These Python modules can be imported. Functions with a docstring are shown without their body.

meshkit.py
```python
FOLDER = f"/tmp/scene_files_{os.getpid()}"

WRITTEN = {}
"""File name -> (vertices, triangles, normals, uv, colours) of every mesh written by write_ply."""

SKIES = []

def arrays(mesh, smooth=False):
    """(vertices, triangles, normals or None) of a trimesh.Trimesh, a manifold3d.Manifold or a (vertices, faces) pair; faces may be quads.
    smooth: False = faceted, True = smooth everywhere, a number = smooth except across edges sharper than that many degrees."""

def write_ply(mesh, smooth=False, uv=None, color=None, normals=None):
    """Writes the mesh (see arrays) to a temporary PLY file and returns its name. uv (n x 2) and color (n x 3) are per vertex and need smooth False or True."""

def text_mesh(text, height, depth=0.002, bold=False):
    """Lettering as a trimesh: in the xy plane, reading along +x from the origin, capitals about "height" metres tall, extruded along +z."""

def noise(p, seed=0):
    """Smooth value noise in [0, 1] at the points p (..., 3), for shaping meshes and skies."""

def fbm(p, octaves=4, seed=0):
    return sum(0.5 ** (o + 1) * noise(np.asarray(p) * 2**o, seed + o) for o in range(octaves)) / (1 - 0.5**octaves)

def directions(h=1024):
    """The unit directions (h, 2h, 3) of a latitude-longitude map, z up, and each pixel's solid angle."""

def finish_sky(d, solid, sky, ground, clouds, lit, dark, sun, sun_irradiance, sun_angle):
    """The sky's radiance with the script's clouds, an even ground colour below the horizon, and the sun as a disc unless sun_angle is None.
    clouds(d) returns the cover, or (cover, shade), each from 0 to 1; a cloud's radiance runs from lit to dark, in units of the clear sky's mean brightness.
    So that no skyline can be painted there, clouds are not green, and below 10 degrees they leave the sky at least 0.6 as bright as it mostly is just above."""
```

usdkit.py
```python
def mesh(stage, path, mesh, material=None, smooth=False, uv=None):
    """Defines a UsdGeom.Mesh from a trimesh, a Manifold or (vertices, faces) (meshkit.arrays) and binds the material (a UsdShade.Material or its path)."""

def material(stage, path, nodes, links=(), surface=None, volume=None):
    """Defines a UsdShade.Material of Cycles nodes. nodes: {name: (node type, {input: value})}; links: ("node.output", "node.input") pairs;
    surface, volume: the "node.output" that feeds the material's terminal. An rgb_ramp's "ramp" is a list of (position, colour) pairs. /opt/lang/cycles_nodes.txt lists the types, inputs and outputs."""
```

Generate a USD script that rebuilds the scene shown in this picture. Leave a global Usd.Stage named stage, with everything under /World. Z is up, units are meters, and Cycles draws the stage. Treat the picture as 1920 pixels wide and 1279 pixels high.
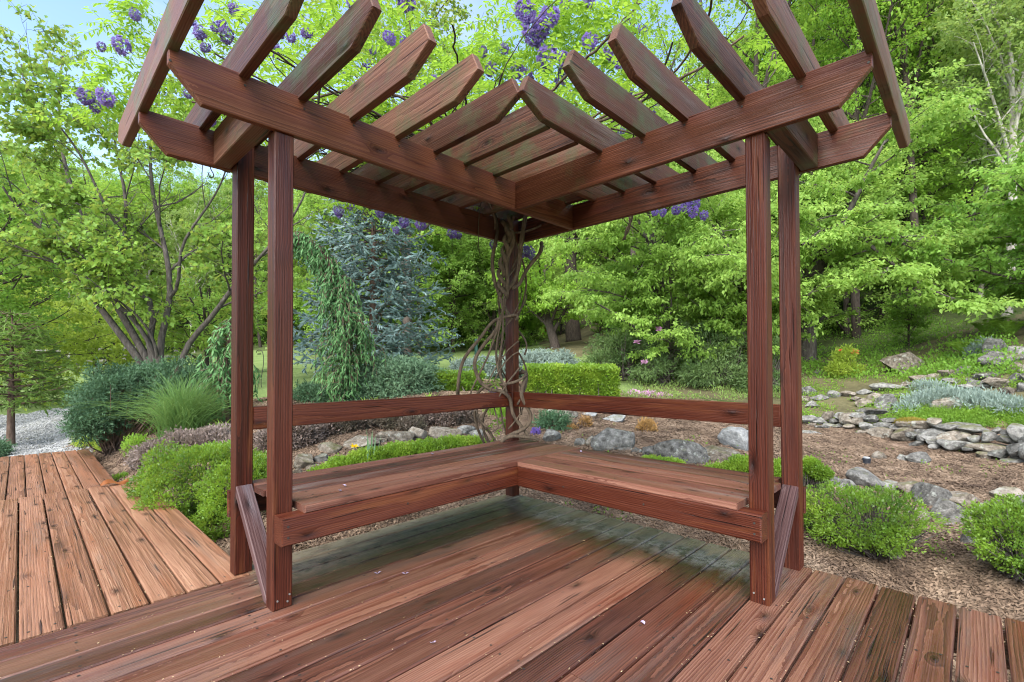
import math, random
import numpy as np, trimesh
import usdkit, meshkit
from pxr import Usd, UsdGeom, UsdLux, UsdShade, Sdf, Gf, Vt
from scipy.interpolate import RBFInterpolator
from scipy.spatial import cKDTree

stage = Usd.Stage.CreateInMemory()
UsdGeom.SetStageUpAxis(stage, 'Z'); UsdGeom.SetStageMetersPerUnit(stage, 1.0)
UsdGeom.Xform.Define(stage, '/World'); UsdGeom.Scope.Define(stage, '/World/Looks')

# ------------------------------------------------------------------ camera, sky, sun, exposure
EYE = np.array([-3.0867, -3.0013, 1.1364])
YAW, PITCH, ROLL, FPX = math.radians(44.0255), math.radians(0.8732), math.radians(-0.1977), 894.16
FW = np.array([math.cos(YAW) * math.cos(PITCH), math.sin(YAW) * math.cos(PITCH), math.sin(PITCH)])
RT = np.array([math.sin(YAW), -math.cos(YAW), 0.0]); UP = np.cross(RT, FW)
RT, UP = RT * math.cos(ROLL) + UP * math.sin(ROLL), UP * math.cos(ROLL) - RT * math.sin(ROLL)
cam = UsdGeom.Camera.Define(stage, '/World/camera')
cam.AddTransformOp().Set(Gf.Matrix4d(*RT, 0, *UP, 0, *(-FW), 0, *EYE, 1))
cam.CreateHorizontalApertureAttr(36.0); cam.CreateVerticalApertureAttr(36.0 * 682 / 1024)
cam.CreateFocalLengthAttr(FPX / 1920 * 36.0)
cam.CreateHorizontalApertureOffsetAttr(-3.2 / 1920 * 36.0); cam.CreateVerticalApertureOffsetAttr(33.68 / 1920 * 36.0)
cam.CreateClippingRangeAttr(Gf.Vec2f(0.05, 3000)); cam.CreateExposureAttr(2.75)

SUN_EL, SUN_AZ = math.radians(48), math.radians(250)          # direction towards the sun, azimuth from +y towards +x
SUN = np.array([math.sin(SUN_AZ) * math.cos(SUN_EL), math.cos(SUN_AZ) * math.cos(SUN_EL), math.sin(SUN_EL)])
dome = UsdLux.DomeLight.Define(stage, '/World/sky'); dome.GetPrim().SetCustomDataByKey('kind', 'structure')
sky = usdkit.material(stage, '/World/Looks/sky', {
    's': ('sky_texture', dict(sky_type='single_scattering', sun_disc=False, sun_elevation=SUN_EL, sun_rotation=SUN_AZ, air_density=1.15, aerosol_density=.35)),
    'tc': ('texture_coordinate', {}), 'mp': ('mapping', dict(scale=(1.5, 1.5, 4.5))),
    'n': ('noise_texture', dict(scale=1.7, detail=6.0, roughness=0.6, distortion=0.3)),
    'r': ('rgb_ramp', dict(ramp=[(0.42, (0, 0, 0)), (0.72, (1, 1, 1))])),
    'm': ('mix_color', dict(b=(5.2, 5.4, 5.6), use_clamp=False)), 'f': ('math', dict(math_type='multiply', value2=0.18)),
    'b': ('background_shader', dict(strength=.06))},
    [('tc.generated', 'mp.vector'), ('mp.vector', 'n.vector'), ('n.fac', 'r.fac'), ('r.color', 'f.value1'), ('f.value', 'm.fac'), ('s.color', 'm.a'), ('m.result', 'b.color')], surface='b.background')
UsdShade.MaterialBindingAPI.Apply(dome.GetPrim()).Bind(sky)
sun = UsdLux.DistantLight.Define(stage, '/World/sun')
sun.CreateAngleAttr(70.0); sun.CreateIntensityAttr(0.4); sun.CreateColorAttr(Gf.Vec3f(1.0, 0.95, 0.87)); sun.CreateNormalizeAttr(True)
zr = SUN; xr = np.cross([0, 0, 1.0], zr); xr /= np.linalg.norm(xr); yr = np.cross(zr, xr)
sun.AddTransformOp().Set(Gf.Matrix4d(*xr, 0, *yr, 0, *zr, 0, 0, 0, 10, 1))

# ------------------------------------------------------------------ helpers
USED = {}
def numbered(parent, name):
    k = (parent, name); n = USED.get(k, 0); USED[k] = n + 1
    return f'{parent}/{name}' + (f'_{n:03d}' if n else '')
def tag(prim, label=None, cat=None, group=None, kind=None):
    for k, v in (('label', label), ('category', cat), ('group', group), ('kind', kind)):
        if v: prim.SetCustomDataByKey(k, v)
def thing(name, label, cat, loc=(0, 0, 0), rz=0.0, group=None, kind=None, scale=None):
    x = UsdGeom.Xform.Define(stage, numbered('/World', name)); x.AddTranslateOp().Set(Gf.Vec3d(*map(float, loc)))
    if rz: x.AddRotateZOp().Set(math.degrees(rz))
    if scale is not None: x.AddScaleOp().Set(Gf.Vec3f(*((scale,) * 3 if np.ndim(scale) == 0 else map(float, scale))))
    tag(x.GetPrim(), label, cat, group, kind); return str(x.GetPath())
def copy_of(proto, name, label, cat, loc, rz=0.0, group=None, scale=None):
    p = thing(name, label, cat, loc, rz, group, None, scale); pr = stage.GetPrimAtPath(p)
    pr.GetReferences().AddInternalReference(proto); pr.SetInstanceable(True); return p
def mesh(parent, name, m, mat, smooth=False, grain=None, label=None, kind=None, cat=None, group=None):
    path = numbered(parent, name)
    g = usdkit.mesh(stage, path, m, mat, smooth)
    if grain is not None:
        UsdGeom.PrimvarsAPI(g).CreatePrimvar('grain', Sdf.ValueTypeNames.Float3Array, 'vertex').Set(Vt.Vec3fArray.FromNumpy(np.asarray(grain, np.float32)))
    tag(g.GetPrim(), label, cat, group, kind); return path
def at(px, py, d): return EYE + d * (FW + RT * (px - 963.2) / FPX - UP * (py - 673.2) / FPX)   # a point d metres in front of the camera position
rng = np.random.default_rng(7); random.seed(7)
def norm(v): v = np.asarray(v, float); return v / np.maximum(np.linalg.norm(v, axis=-1, keepdims=True), 1e-9)

def board(poly, T, o, A, N, H, bev=0.004, waney=0.0):
    """A convex outline poly (along, height) of thickness T, edges bevelled; o origin, A along, N thickness, H height directions. Returns mesh and grain coordinates."""
    P = np.array(poly, float)
    if np.sum(P[:, 0] * np.roll(P[:, 1], -1) - np.roll(P[:, 0], -1) * P[:, 1]) < 0: P = P[::-1]
    n = len(P); e = np.roll(P, -1, 0) - P; en = norm(np.stack([-e[:, 1], e[:, 0]], 1))
    inn = []
    for i in range(n):
        n1, n2 = en[i - 1], en[i]; inn.append(P[i] + bev * (n1 + n2) / max(1 + n1 @ n2, 0.2))
    inn = np.array(inn)
    rings = [(inn, 0), (P, bev), (P, T - bev), (inn, T)]
    V = np.vstack([np.column_stack([q[:, 0], np.full(n, t), q[:, 1]]) for q, t in rings]); F = []
    for k in range(3):
        for i in range(n):
            a, b = k * n + i, k * n + (i + 1) % n; F += [[a, b, b + n], [a, b + n, a + n]]
    for i in range(1, n - 1): F += [[0, i, i + 1], [3 * n, 3 * n + i + 1, 3 * n + i]]
    A, N, H = (np.asarray(q, float) for q in (A, N, H))
    W = np.asarray(o, float) + V[:, :1] * A + V[:, 1:2] * N + V[:, 2:] * H
    F = np.array(F)
    if np.dot(np.cross(A, N), H) > 0: pass
    m = trimesh.Trimesh(W, F, process=False)
    if m.volume < 0: F = F[:, ::-1]
    V0 = V - V.mean(0)
    far, near_ = rng.uniform(.05, .15) * rng.choice([-1, 1]), rng.uniform(-.03, .03)
    off = np.array([rng.uniform(0, 60), far, near_]) if rng.random() < .62 else np.array([rng.uniform(0, 60), near_, far])
    gv = np.column_stack([V[:, 0], V0[:, 2] if np.ptp(P[:, 1]) > T else V0[:, 1], V0[:, 1] if np.ptp(P[:, 1]) > T else V0[:, 2]]) + off
    return (W, F), gv
X, Y, Z = np.eye(3)
def rect(a, b, h0, h1): return [(a, h0), (b, h0), (b, h1), (a, h1)]

# ------------------------------------------------------------------ wood materials
def wood(name, dark, mid, light, rough=(.38, .6), ring=27.0, fine=1.0, crack=.5, moss=None, grey=None, spread=.5, bumpd=.006, stain=None, red=None, spec=.26):
    N = {'at': ('attribute', dict(attribute='grain')), 'oi': ('object_info', {}),
         'm0': ('mapping', dict(scale=(.9, 9, 9))), 'n0': ('noise_texture', dict(scale=1.0, detail=2.0)),
         'kv': ('mapping', dict(scale=(2.3, 6.0, 6.0))), 'kn': ('voronoi_texture', dict(dimensions='2D', scale=1.0, randomness=1.0)), 'kh': ('separate_color', {}), 'kg': ('math', dict(math_type='greater_than', value2=.52)), 'kq': ('math', dict(math_type='multiply')),
         'kr': ('map_range', dict(from_min=.24, from_max=.0, to_min=0, to_max=1, clamp=True)),
         'kp': ('math', dict(math_type='power', value2=2.0)),
         'w0': ('vector_math', dict(math_type='multiply_add', vector2=(0, .036, .036))),
         'kc': ('combine_xyz', {}), 'ks': ('math', dict(math_type='multiply', value2=.035)), 'w1': ('vector_math', dict(math_type='add')),
         'rg': ('wave_texture', dict(wave_type='rings', rings_direction='x', profile='saw', scale=ring, distortion=1.0, detail=2.0, detail_scale=1.0)),
         'm1': ('mapping', dict(scale=(3.0, 150, 150))), 'n1': ('noise_texture', dict(scale=1.0, detail=3.0, roughness=.6)),
         'm2': ('mapping', dict(scale=(1.6, 60, 60))), 'n2': ('noise_texture', dict(scale=1.0, detail=2.0, roughness=.5)),
         'cr': ('map_range', dict(from_min=.665, from_max=.71, to_min=0, to_max=1, clamp=True)),
         'm3': ('mapping', dict(scale=(1.0, 11, 11))), 'n3': ('noise_texture', dict(scale=1.0, detail=4.0, roughness=.65)),
         'a1': ('math', dict(math_type='multiply', value2=.30)), 'a2': ('math', dict(math_type='multiply_add', value2=.44 * fine)), 'a3': ('math', dict(math_type='multiply_add', value2=.50)),
         'a4': ('math', dict(math_type='multiply_add', value2=spread, value3=-.13 - spread * .5)), 'a5': ('math', dict(math_type='add', use_clamp=True)),
         'cl': ('rgb_ramp', dict(ramp=[(.12, dark), (.48, mid), (.9, light)])),
         'mk': ('mix_color', dict(blend_type='multiply', b=(.10, .07, .06))), 'mc': ('mix_color', dict(blend_type='multiply', b=(.16, .13, .12))), 'fc': ('math', dict(math_type='multiply', value2=crack)),
         'b1': ('math', dict(math_type='multiply', value2=.45)), 'b2': ('math', dict(math_type='multiply_add', value2=.7)), 'b3': ('math', dict(math_type='multiply_add', value2=-1.2)),
         'bp': ('bump', dict(strength=.75, distance=bumpd)),
         'ro': ('map_range', dict(from_min=.3, from_max=.7, to_min=rough[0], to_max=rough[1], clamp=True)),
         'p': ('principled_bsdf', dict(specular_ior_level=spec))}
    L = [('at.vector', 'm0.vector'), ('m0.vector', 'n0.vector'), ('n0.color', 'w0.vector1'), ('at.vector', 'w0.vector3'),
         ('at.vector', 'kv.vector'), ('kv.vector', 'kn.vector'), ('kn.distance', 'kr.value'), ('kn.color', 'kh.color'), ('kh.r', 'kg.value1'), ('kr.result', 'kp.value1'), ('kp.value', 'kq.value1'), ('kg.value', 'kq.value2'), ('kq.value', 'ks.value1'), ('ks.value', 'kc.y'), ('ks.value', 'kc.z'),
         ('w0.vector', 'w1.vector1'), ('kc.vector', 'w1.vector2'), ('w1.vector', 'rg.vector'),
         ('at.vector', 'm1.vector'), ('m1.vector', 'n1.vector'), ('at.vector', 'm2.vector'), ('m2.vector', 'n2.vector'), ('n2.fac', 'cr.value'), ('at.vector', 'm3.vector'), ('m3.vector', 'n3.vector'),
         ('rg.fac', 'a1.value1'), ('n1.fac', 'a2.value1'), ('a1.value', 'a2.value3'), ('n3.fac', 'a3.value1'), ('a2.value', 'a3.value3'),
         ('oi.random', 'a4.value1'), ('a3.value', 'a5.value1'), ('a4.value', 'a5.value2'), ('a5.value', 'cl.fac'),
         ('cl.color', 'mk.a'), ('kq.value', 'mk.fac'), ('mk.result', 'mc.a'), ('cr.result', 'fc.value1'), ('fc.value', 'mc.fac'),
         ('rg.fac', 'b1.value1'), ('n1.fac', 'b2.value1'), ('b1.value', 'b2.value3'), ('fc.value', 'b3.value1'), ('b2.value', 'b3.value3'), ('b3.value', 'bp.height'), ('bp.normal', 'p.normal'),
         ('n3.fac', 'ro.value'), ('ro.result', 'p.roughness')]
    col = 'mc.result'
    if grey:      # weathered bare patches where the stain has worn off
        N |= {'gm': ('mapping', dict(scale=(.7, 8, 8), location=(3.1, .7, .2))), 'gn': ('noise_texture', dict(scale=1.0, detail=5.0, roughness=.7)),
              'gr': ('map_range', dict(from_min=grey[1], from_max=grey[1] + .16, to_min=0, to_max=grey[2], clamp=True)), 'gx': ('mix_color', dict(b=grey[0]))}
        L += [('at.vector', 'gm.vector'), ('gm.vector', 'gn.vector'), ('gn.fac', 'gr.value'), ('gr.result', 'gx.fac'), (col, 'gx.a')]; col = 'gx.result'
    if red:       # patches where the red stain is still fresh
        N |= {'dm': ('mapping', dict(scale=(.8, 9, 9), location=(7.7, 2.1, 1.2))), 'dn': ('noise_texture', dict(scale=1.0, detail=4.0, roughness=.65)),
              'dr': ('map_range', dict(from_min=red[1], from_max=red[1] + .14, to_min=0, to_max=red[2], clamp=True)), 'dx': ('mix_color', dict(blend_type='mix', b=red[0]))}
        L += [('at.vector', 'dm.vector'), ('dm.vector', 'dn.vector'), ('dn.fac', 'dr.value'), ('dr.result', 'dx.fac'), (col, 'dx.a')]; col = 'dx.result'
    if moss:      # algae film, blotchy
        N |= {'ms': ('geometry', {}), 'mn': ('noise_texture', dict(scale=3.2, detail=5.0, roughness=.7)), 'mr': ('map_range', dict(from_min=moss[1], from_max=moss[1] + .2, to_min=0, to_max=moss[2], clamp=True)),
              'mx': ('mix_color', dict(b=moss[0]))}
        L += [('ms.position', 'mn.vector'), ('mn.fac', 'mr.value'), ('mr.result', 'mx.fac'), (col, 'mx.a')]; col = 'mx.result'
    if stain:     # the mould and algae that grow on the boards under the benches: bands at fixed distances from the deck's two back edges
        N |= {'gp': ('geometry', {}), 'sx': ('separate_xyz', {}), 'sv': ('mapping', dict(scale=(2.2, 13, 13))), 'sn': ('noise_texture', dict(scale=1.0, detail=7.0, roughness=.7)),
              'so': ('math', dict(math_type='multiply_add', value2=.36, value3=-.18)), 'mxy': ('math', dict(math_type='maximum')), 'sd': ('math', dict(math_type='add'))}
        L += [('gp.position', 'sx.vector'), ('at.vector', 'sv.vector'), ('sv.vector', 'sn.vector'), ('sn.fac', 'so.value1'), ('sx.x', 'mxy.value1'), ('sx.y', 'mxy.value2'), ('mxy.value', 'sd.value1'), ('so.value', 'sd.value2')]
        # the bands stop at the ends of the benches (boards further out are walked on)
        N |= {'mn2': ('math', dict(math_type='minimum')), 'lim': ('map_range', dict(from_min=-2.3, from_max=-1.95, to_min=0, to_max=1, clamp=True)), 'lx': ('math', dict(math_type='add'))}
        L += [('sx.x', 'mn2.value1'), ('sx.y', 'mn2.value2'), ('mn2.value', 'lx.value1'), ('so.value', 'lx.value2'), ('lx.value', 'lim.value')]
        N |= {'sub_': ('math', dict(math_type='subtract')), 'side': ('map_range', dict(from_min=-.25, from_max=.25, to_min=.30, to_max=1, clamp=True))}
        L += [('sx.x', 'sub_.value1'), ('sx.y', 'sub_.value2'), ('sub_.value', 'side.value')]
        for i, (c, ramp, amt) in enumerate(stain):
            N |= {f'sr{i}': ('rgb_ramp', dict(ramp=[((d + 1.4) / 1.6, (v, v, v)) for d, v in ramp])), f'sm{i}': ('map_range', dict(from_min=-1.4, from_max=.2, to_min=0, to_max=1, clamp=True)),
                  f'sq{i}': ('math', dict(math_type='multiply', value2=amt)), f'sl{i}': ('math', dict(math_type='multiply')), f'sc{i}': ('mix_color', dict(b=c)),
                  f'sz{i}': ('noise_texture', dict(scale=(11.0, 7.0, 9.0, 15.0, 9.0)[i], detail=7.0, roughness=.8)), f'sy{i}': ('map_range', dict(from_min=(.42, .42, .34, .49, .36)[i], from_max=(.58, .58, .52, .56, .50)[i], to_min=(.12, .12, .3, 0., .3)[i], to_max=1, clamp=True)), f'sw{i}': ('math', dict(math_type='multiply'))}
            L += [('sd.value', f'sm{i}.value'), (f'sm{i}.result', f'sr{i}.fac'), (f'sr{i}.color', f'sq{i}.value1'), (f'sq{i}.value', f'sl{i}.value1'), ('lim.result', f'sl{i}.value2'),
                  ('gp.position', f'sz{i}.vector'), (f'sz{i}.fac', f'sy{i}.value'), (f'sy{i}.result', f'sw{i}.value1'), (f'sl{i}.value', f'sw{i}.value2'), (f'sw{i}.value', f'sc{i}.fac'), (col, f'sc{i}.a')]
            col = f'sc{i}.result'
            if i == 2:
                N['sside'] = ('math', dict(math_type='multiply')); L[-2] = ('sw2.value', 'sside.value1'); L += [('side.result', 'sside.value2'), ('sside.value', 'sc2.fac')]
    L.append((col, 'p.base_color'))
    return usdkit.material(stage, '/World/Looks/' + name, N, L, surface='p.BSDF')
ALG = (.060, .088, .036)
W_POST = wood('post_wood', (.011, .003, .0015), (.052, .0100, .0046), (.12, .034, .015), (.3, .5), crack=.9, spread=.25, ring=34, red=((.15, .048, .016), .57, .6))
W_BEAM = wood('beam_wood', (.020, .006, .003), (.094, .0265, .0125), (.195, .073, .036), (.32, .52), spread=.3, moss=(ALG, .60, .4), ring=36, red=((.085, .022, .022), .52, .5))
W_RAFT = wood('rafter_wood', (.026, .010, .006), (.094, .036, .020), (.195, .092, .056), (.42, .65), spread=.4, moss=(ALG, .49, .8), crack=.85, grey=((.175, .145, .125), .56, .5), ring=34)
W_SEAT = wood('seat_wood', (.024, .008, .005), (.098, .033, .021), (.215, .10, .066), (.32, .58), crack=.85, grey=((.155, .118, .105), .54, .65), spread=.4, red=((.12, .035, .022), .55, .5))
W_BRACE = wood('brace_wood', (.013, .006, .006), (.046, .020, .020), (.11, .062, .060), (.4, .6), crack=.85, grey=((.125, .105, .118), .48, .75))
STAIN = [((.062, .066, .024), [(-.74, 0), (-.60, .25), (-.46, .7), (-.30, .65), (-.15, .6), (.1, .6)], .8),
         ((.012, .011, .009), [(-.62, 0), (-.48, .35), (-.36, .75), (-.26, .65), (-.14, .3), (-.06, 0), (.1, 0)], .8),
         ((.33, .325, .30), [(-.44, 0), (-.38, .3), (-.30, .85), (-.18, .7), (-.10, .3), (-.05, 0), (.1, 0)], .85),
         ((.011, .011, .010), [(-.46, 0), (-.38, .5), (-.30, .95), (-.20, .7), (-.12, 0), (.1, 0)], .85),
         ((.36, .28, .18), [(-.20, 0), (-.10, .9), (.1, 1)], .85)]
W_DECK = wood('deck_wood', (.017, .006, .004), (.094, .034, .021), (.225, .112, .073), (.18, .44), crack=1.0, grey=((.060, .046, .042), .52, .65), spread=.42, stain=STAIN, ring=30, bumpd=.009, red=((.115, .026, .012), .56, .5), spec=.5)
W_OLD = wood('old_deck_wood', (.038, .015, .008), (.185, .082, .044), (.35, .195, .12), (.4, .66), crack=1.0, grey=((.12, .095, .08), .57, .5), spread=.18, ring=26, bumpd=.011, red=((.20, .075, .032), .54, .6))
# ------------------------------------------------------------------ terrain
GC = [(1640, 1050, 3.54), (1900, 1140, 2.83), (1700, 1000, 4.04), (1750, 965, 4.6), (1750, 925, 5.1), (1750, 870, 6.2), (1880, 930, 4.75), (1620, 900, 5.5), (1560, 860, 6.2), (1700, 842, 7.0), (1900, 866, 6.25), (1500, 800, 8.3),
      (1800, 775, 7.9), (1640, 765, 8.7), (1900, 775, 7.3), (1510, 755, 9.6), (1650, 728, 9.9), (1850, 712, 8.9), (1880, 668, 9.2), (1700, 692, 11.), (1560, 702, 11.6), (1510, 672, 13.), (1700, 650, 14.), (1900, 610, 12.), (1700, 560, 20.), (1850, 480, 26.), (1600, 555, 22.), (1350, 690, 15.), (1400, 640, 22.), (1350, 560, 34.), (1800, 350, 42.), (1500, 420, 42.), (1850, 150, 90.), (1500, 300, 90.),
      (1250, 845, 5.7), (1140, 835, 5.7), (1200, 790, 8.), (1400, 790, 7.8), (1300, 768, 9.2), (1200, 745, 10.5), (1420, 745, 10.6), (1300, 705, 13.), (1020, 800, 7.), (1060, 745, 9.3),
      (700, 812, 6.3), (600, 850, 5.35), (560, 882, 4.95), (870, 805, 6.6), (600, 792, 7.), (850, 770, 7.6), (650, 752, 9.), (700, 692, 13.), (850, 692, 15.), (980, 692, 13.), (800, 656, 31.), (900, 642, 40.), (1040, 652, 25.), (1080, 638, 30.), (1027, 630, 45.), (700, 640, 37.),
      (330, 1000, 4.0), (250, 890, 5.3), (400, 855, 5.9), (250, 832, 7.3), (100, 835, 9.), (40, 800, 11.), (0, 850, 8.0), (100, 745, 16.), (100, 696, 25.), (280, 710, 11.5), (420, 720, 12.), (-100, 700, 24.), (-100, 830, 8.), (500, 700, 14.), (500, 650, 30.),
      (100, 600, 50.), (400, 590, 55.), (700, 560, 70.), (1000, 540, 75.), (100, 440, 110.), (500, 440, 110.), (900, 470, 110.), (1200, 400, 110.), (2100, 1000, 3.6), (2200, 800, 6.), (2200, 550, 12.), (2200, 300, 40.)]
G3 = np.array([at(*g) for g in GC]); near = [(-2.6, 1.0, -.45), (-1.0, .6, -.34), (.6, -.6, -.34), (.35, -2.2, -.32), (.5, .5, -.36), (-2.0, .5, -.4), (.2, -3.6, -.36), (-1.9, 2.2, -.34), (-3.5, 3.0, -.4), (-1.5, 1.2, -.2), (1.3, -1.2, -.22), (1.1, .2, -.2), (.0, 1.1, -.2)]
G3 = np.vstack([G3, near])
def polar(x, y):
    dx, dy = np.asarray(x) - EYE[0], np.asarray(y) - EYE[1]
    az = np.arctan2(dy, dx) - YAW; az = (az + np.pi) % (2 * np.pi) - np.pi
    return az, np.hypot(dx, dy)
ga, gr = polar(G3[:, 0], G3[:, 1])
RBF = RBFInterpolator(np.column_stack([ga * 1.6, np.log(gr)]), G3[:, 2], kernel='linear', smoothing=.004, degree=1)
from scipy.ndimage import map_coordinates
TA, TR = np.linspace(-1.06, 1.06, 260), np.linspace(math.log(1.6), math.log(130), 260); ta_, tr_ = np.meshgrid(TA * 1.6, TR, indexing='ij')
TZ = RBF(np.column_stack([ta_.ravel(), tr_.ravel()])).reshape(260, 260)
DECKS = [(-9.0, -9.0, .02, .02), (-9.0, -.2, -2.19, 3.03), (-9.0, 3.0, -2.3, 7.12)]
def ground(x, y, rough=True):
    x, y = np.broadcast_arrays(np.asarray(x, float), np.asarray(y, float)); sh = x.shape; x, y = x.ravel(), y.ravel()
    az, r = polar(x, y); lim = math.radians(60)
    z = map_coordinates(TZ, [(np.clip(az, -lim, lim) + 1.06) / 2.12 * 259, (np.log(np.clip(r, 1.6, 130)) - TR[0]) / (TR[-1] - TR[0]) * 259], order=1, mode='nearest')
    w = np.clip((np.abs(az) - math.radians(65)) / math.radians(50), 0, 1); z = z * (1 - w) + -.35 * w
    if rough:
        p = np.column_stack([x, y, 0 * x]); z = z + (meshkit.fbm(p * 2.3, 3, 5) - .5) * .09 * np.clip((r - 2) / 3, .3, 1)
    for x0, y0, x1, y1 in DECKS:
        d = np.maximum(np.maximum(x0 - x, x - x1), np.maximum(y0 - y, y - y1)); t = np.clip(d / .5, 0, 1)
        z = np.where(z > -.3, -.3 * (1 - t) + z * t, z)
    return z.reshape(sh)
def gz(x, y): return float(ground(np.array([x]), np.array([y]))[0])
def on(px, d):            # the ground point seen in column px at depth d
    p = at(px, 673.2, d); return np.array([p[0], p[1], gz(p[0], p[1])])

def gmat(name, stops, scale, rough=.95, bump=.01, det=8., mid=None):
    N = {'g': ('geometry', {}), 'n': ('noise_texture', dict(scale=scale, detail=det, roughness=.7)), 'n2': ('noise_texture', dict(scale=scale * .07, detail=4.0)), 'r': ('rgb_ramp', dict(ramp=stops)),
         'ad': ('math', dict(math_type='multiply_add', value2=.6)), 'sb': ('math', dict(math_type='multiply_add', value2=.55, value3=-.08)), 'b': ('bump', dict(strength=.9, distance=bump)), 'p': ('principled_bsdf', dict(roughness=rough, specular_ior_level=.15))}
    return usdkit.material(stage, '/World/Looks/' + name, N, [('g.position', 'n.vector'), ('g.position', 'n2.vector'), ('n2.fac', 'sb.value1'), ('sb.value', 'ad.value3'), ('n.fac', 'ad.value1'), ('ad.value', 'r.fac'), ('r.color', 'p.base_color'), ('n.fac', 'b.height'), ('b.normal', 'p.normal')], surface='p.BSDF')
G_MULCH = gmat('mulch_soil', [(.25, (.075, .049, .034)), (.5, (.21, .142, .105)), (.75, (.36, .265, .20))], 38., bump=.02)
G_LAWN = gmat('lawn_turf', [(.2, (.07, .105, .03)), (.5, (.125, .175, .055)), (.8, (.20, .24, .09))], 25., bump=.02)
G_WOODS = gmat('woodland_floor', [(.25, (.022, .026, .012)), (.5, (.055, .075, .022)), (.8, (.12, .14, .05))], 6., bump=.03)
G_GRAVEL = gmat('gravel_bed', [(.3, (.20, .195, .185)), (.5, (.31, .30, .285)), (.7, (.42, .41, .39))], 60., bump=.015)
G_BANK = gmat('bank_soil', [(.25, (.035, .03, .018)), (.5, (.095, .085, .042)), (.75, (.17, .145, .08))], 12., bump=.02)
na, nr = 330, 260
A_ = np.concatenate([np.linspace(-60, 60, na), np.linspace(66, 294, 39)]) * np.pi / 180; na = len(A_)
R_ = np.exp(np.linspace(math.log(.6), math.log(420), nr)); aa, rr = np.meshgrid(A_, R_, indexing='ij')
gx = EYE[0] + rr * np.cos(aa + YAW); gy = EYE[1] + rr * np.sin(aa + YAW); gzv = ground(gx, gy)
GV = np.column_stack([gx.ravel(), gy.ravel(), gzv.ravel()])
i, j = np.meshgrid(np.arange(na), np.arange(nr - 1), indexing='ij'); i2 = (i + 1) % na
Q = np.stack([i * nr + j, i * nr + j + 1, i2 * nr + j + 1, i2 * nr + j], -1).reshape(-1, 4)
cen = GV[Q].mean(1); caz, cr = polar(cen[:, 0], cen[:, 1])
cpx = 963.2 + FPX * np.tan(np.clip(caz, -1.3, 1.3)) * -1; cdp = cr * np.cos(caz)
wob = (meshkit.fbm(cen * np.array([1.1, 1.1, 0]), 4, 9) - .5)
cd = cdp * (1 + .16 * wob); cp = cpx + 60 * wob
front = np.abs(caz) < math.radians(64)
reg = np.full(len(Q), 4)                                                                       # 0 mulch, 1 lawn, 2 gravel, 3 bank, 4 woods
reg[front & (cd < 9.3)] = 0
reg[front & (cp > 1440) & (cd > 6.9 + np.clip(1900 - cp, 0, 500) * .0036)] = 3
reg[front & (cp > 1150) & (cp < 1500) & (cd > 10.4) & (cd < 14)] = 3
reg[front & (cp > 1480) & (cd > 14)] = 4
reg[front & (cp < 1200) & (cd > 9.3) & (cd < 48)] = 1
reg[front & (cp > 1020) & (cd > 21) & (cp < 1260)] = 3
reg[front & (cp < 145) & (cd > 7.4) & (cd < 12.2)] = 2
reg[front & (cp < 500) & (cd > 28)] = 4
reg[front & (cp > 1240) & (cd > 14)] = 4
reg[~front] = 1
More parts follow.
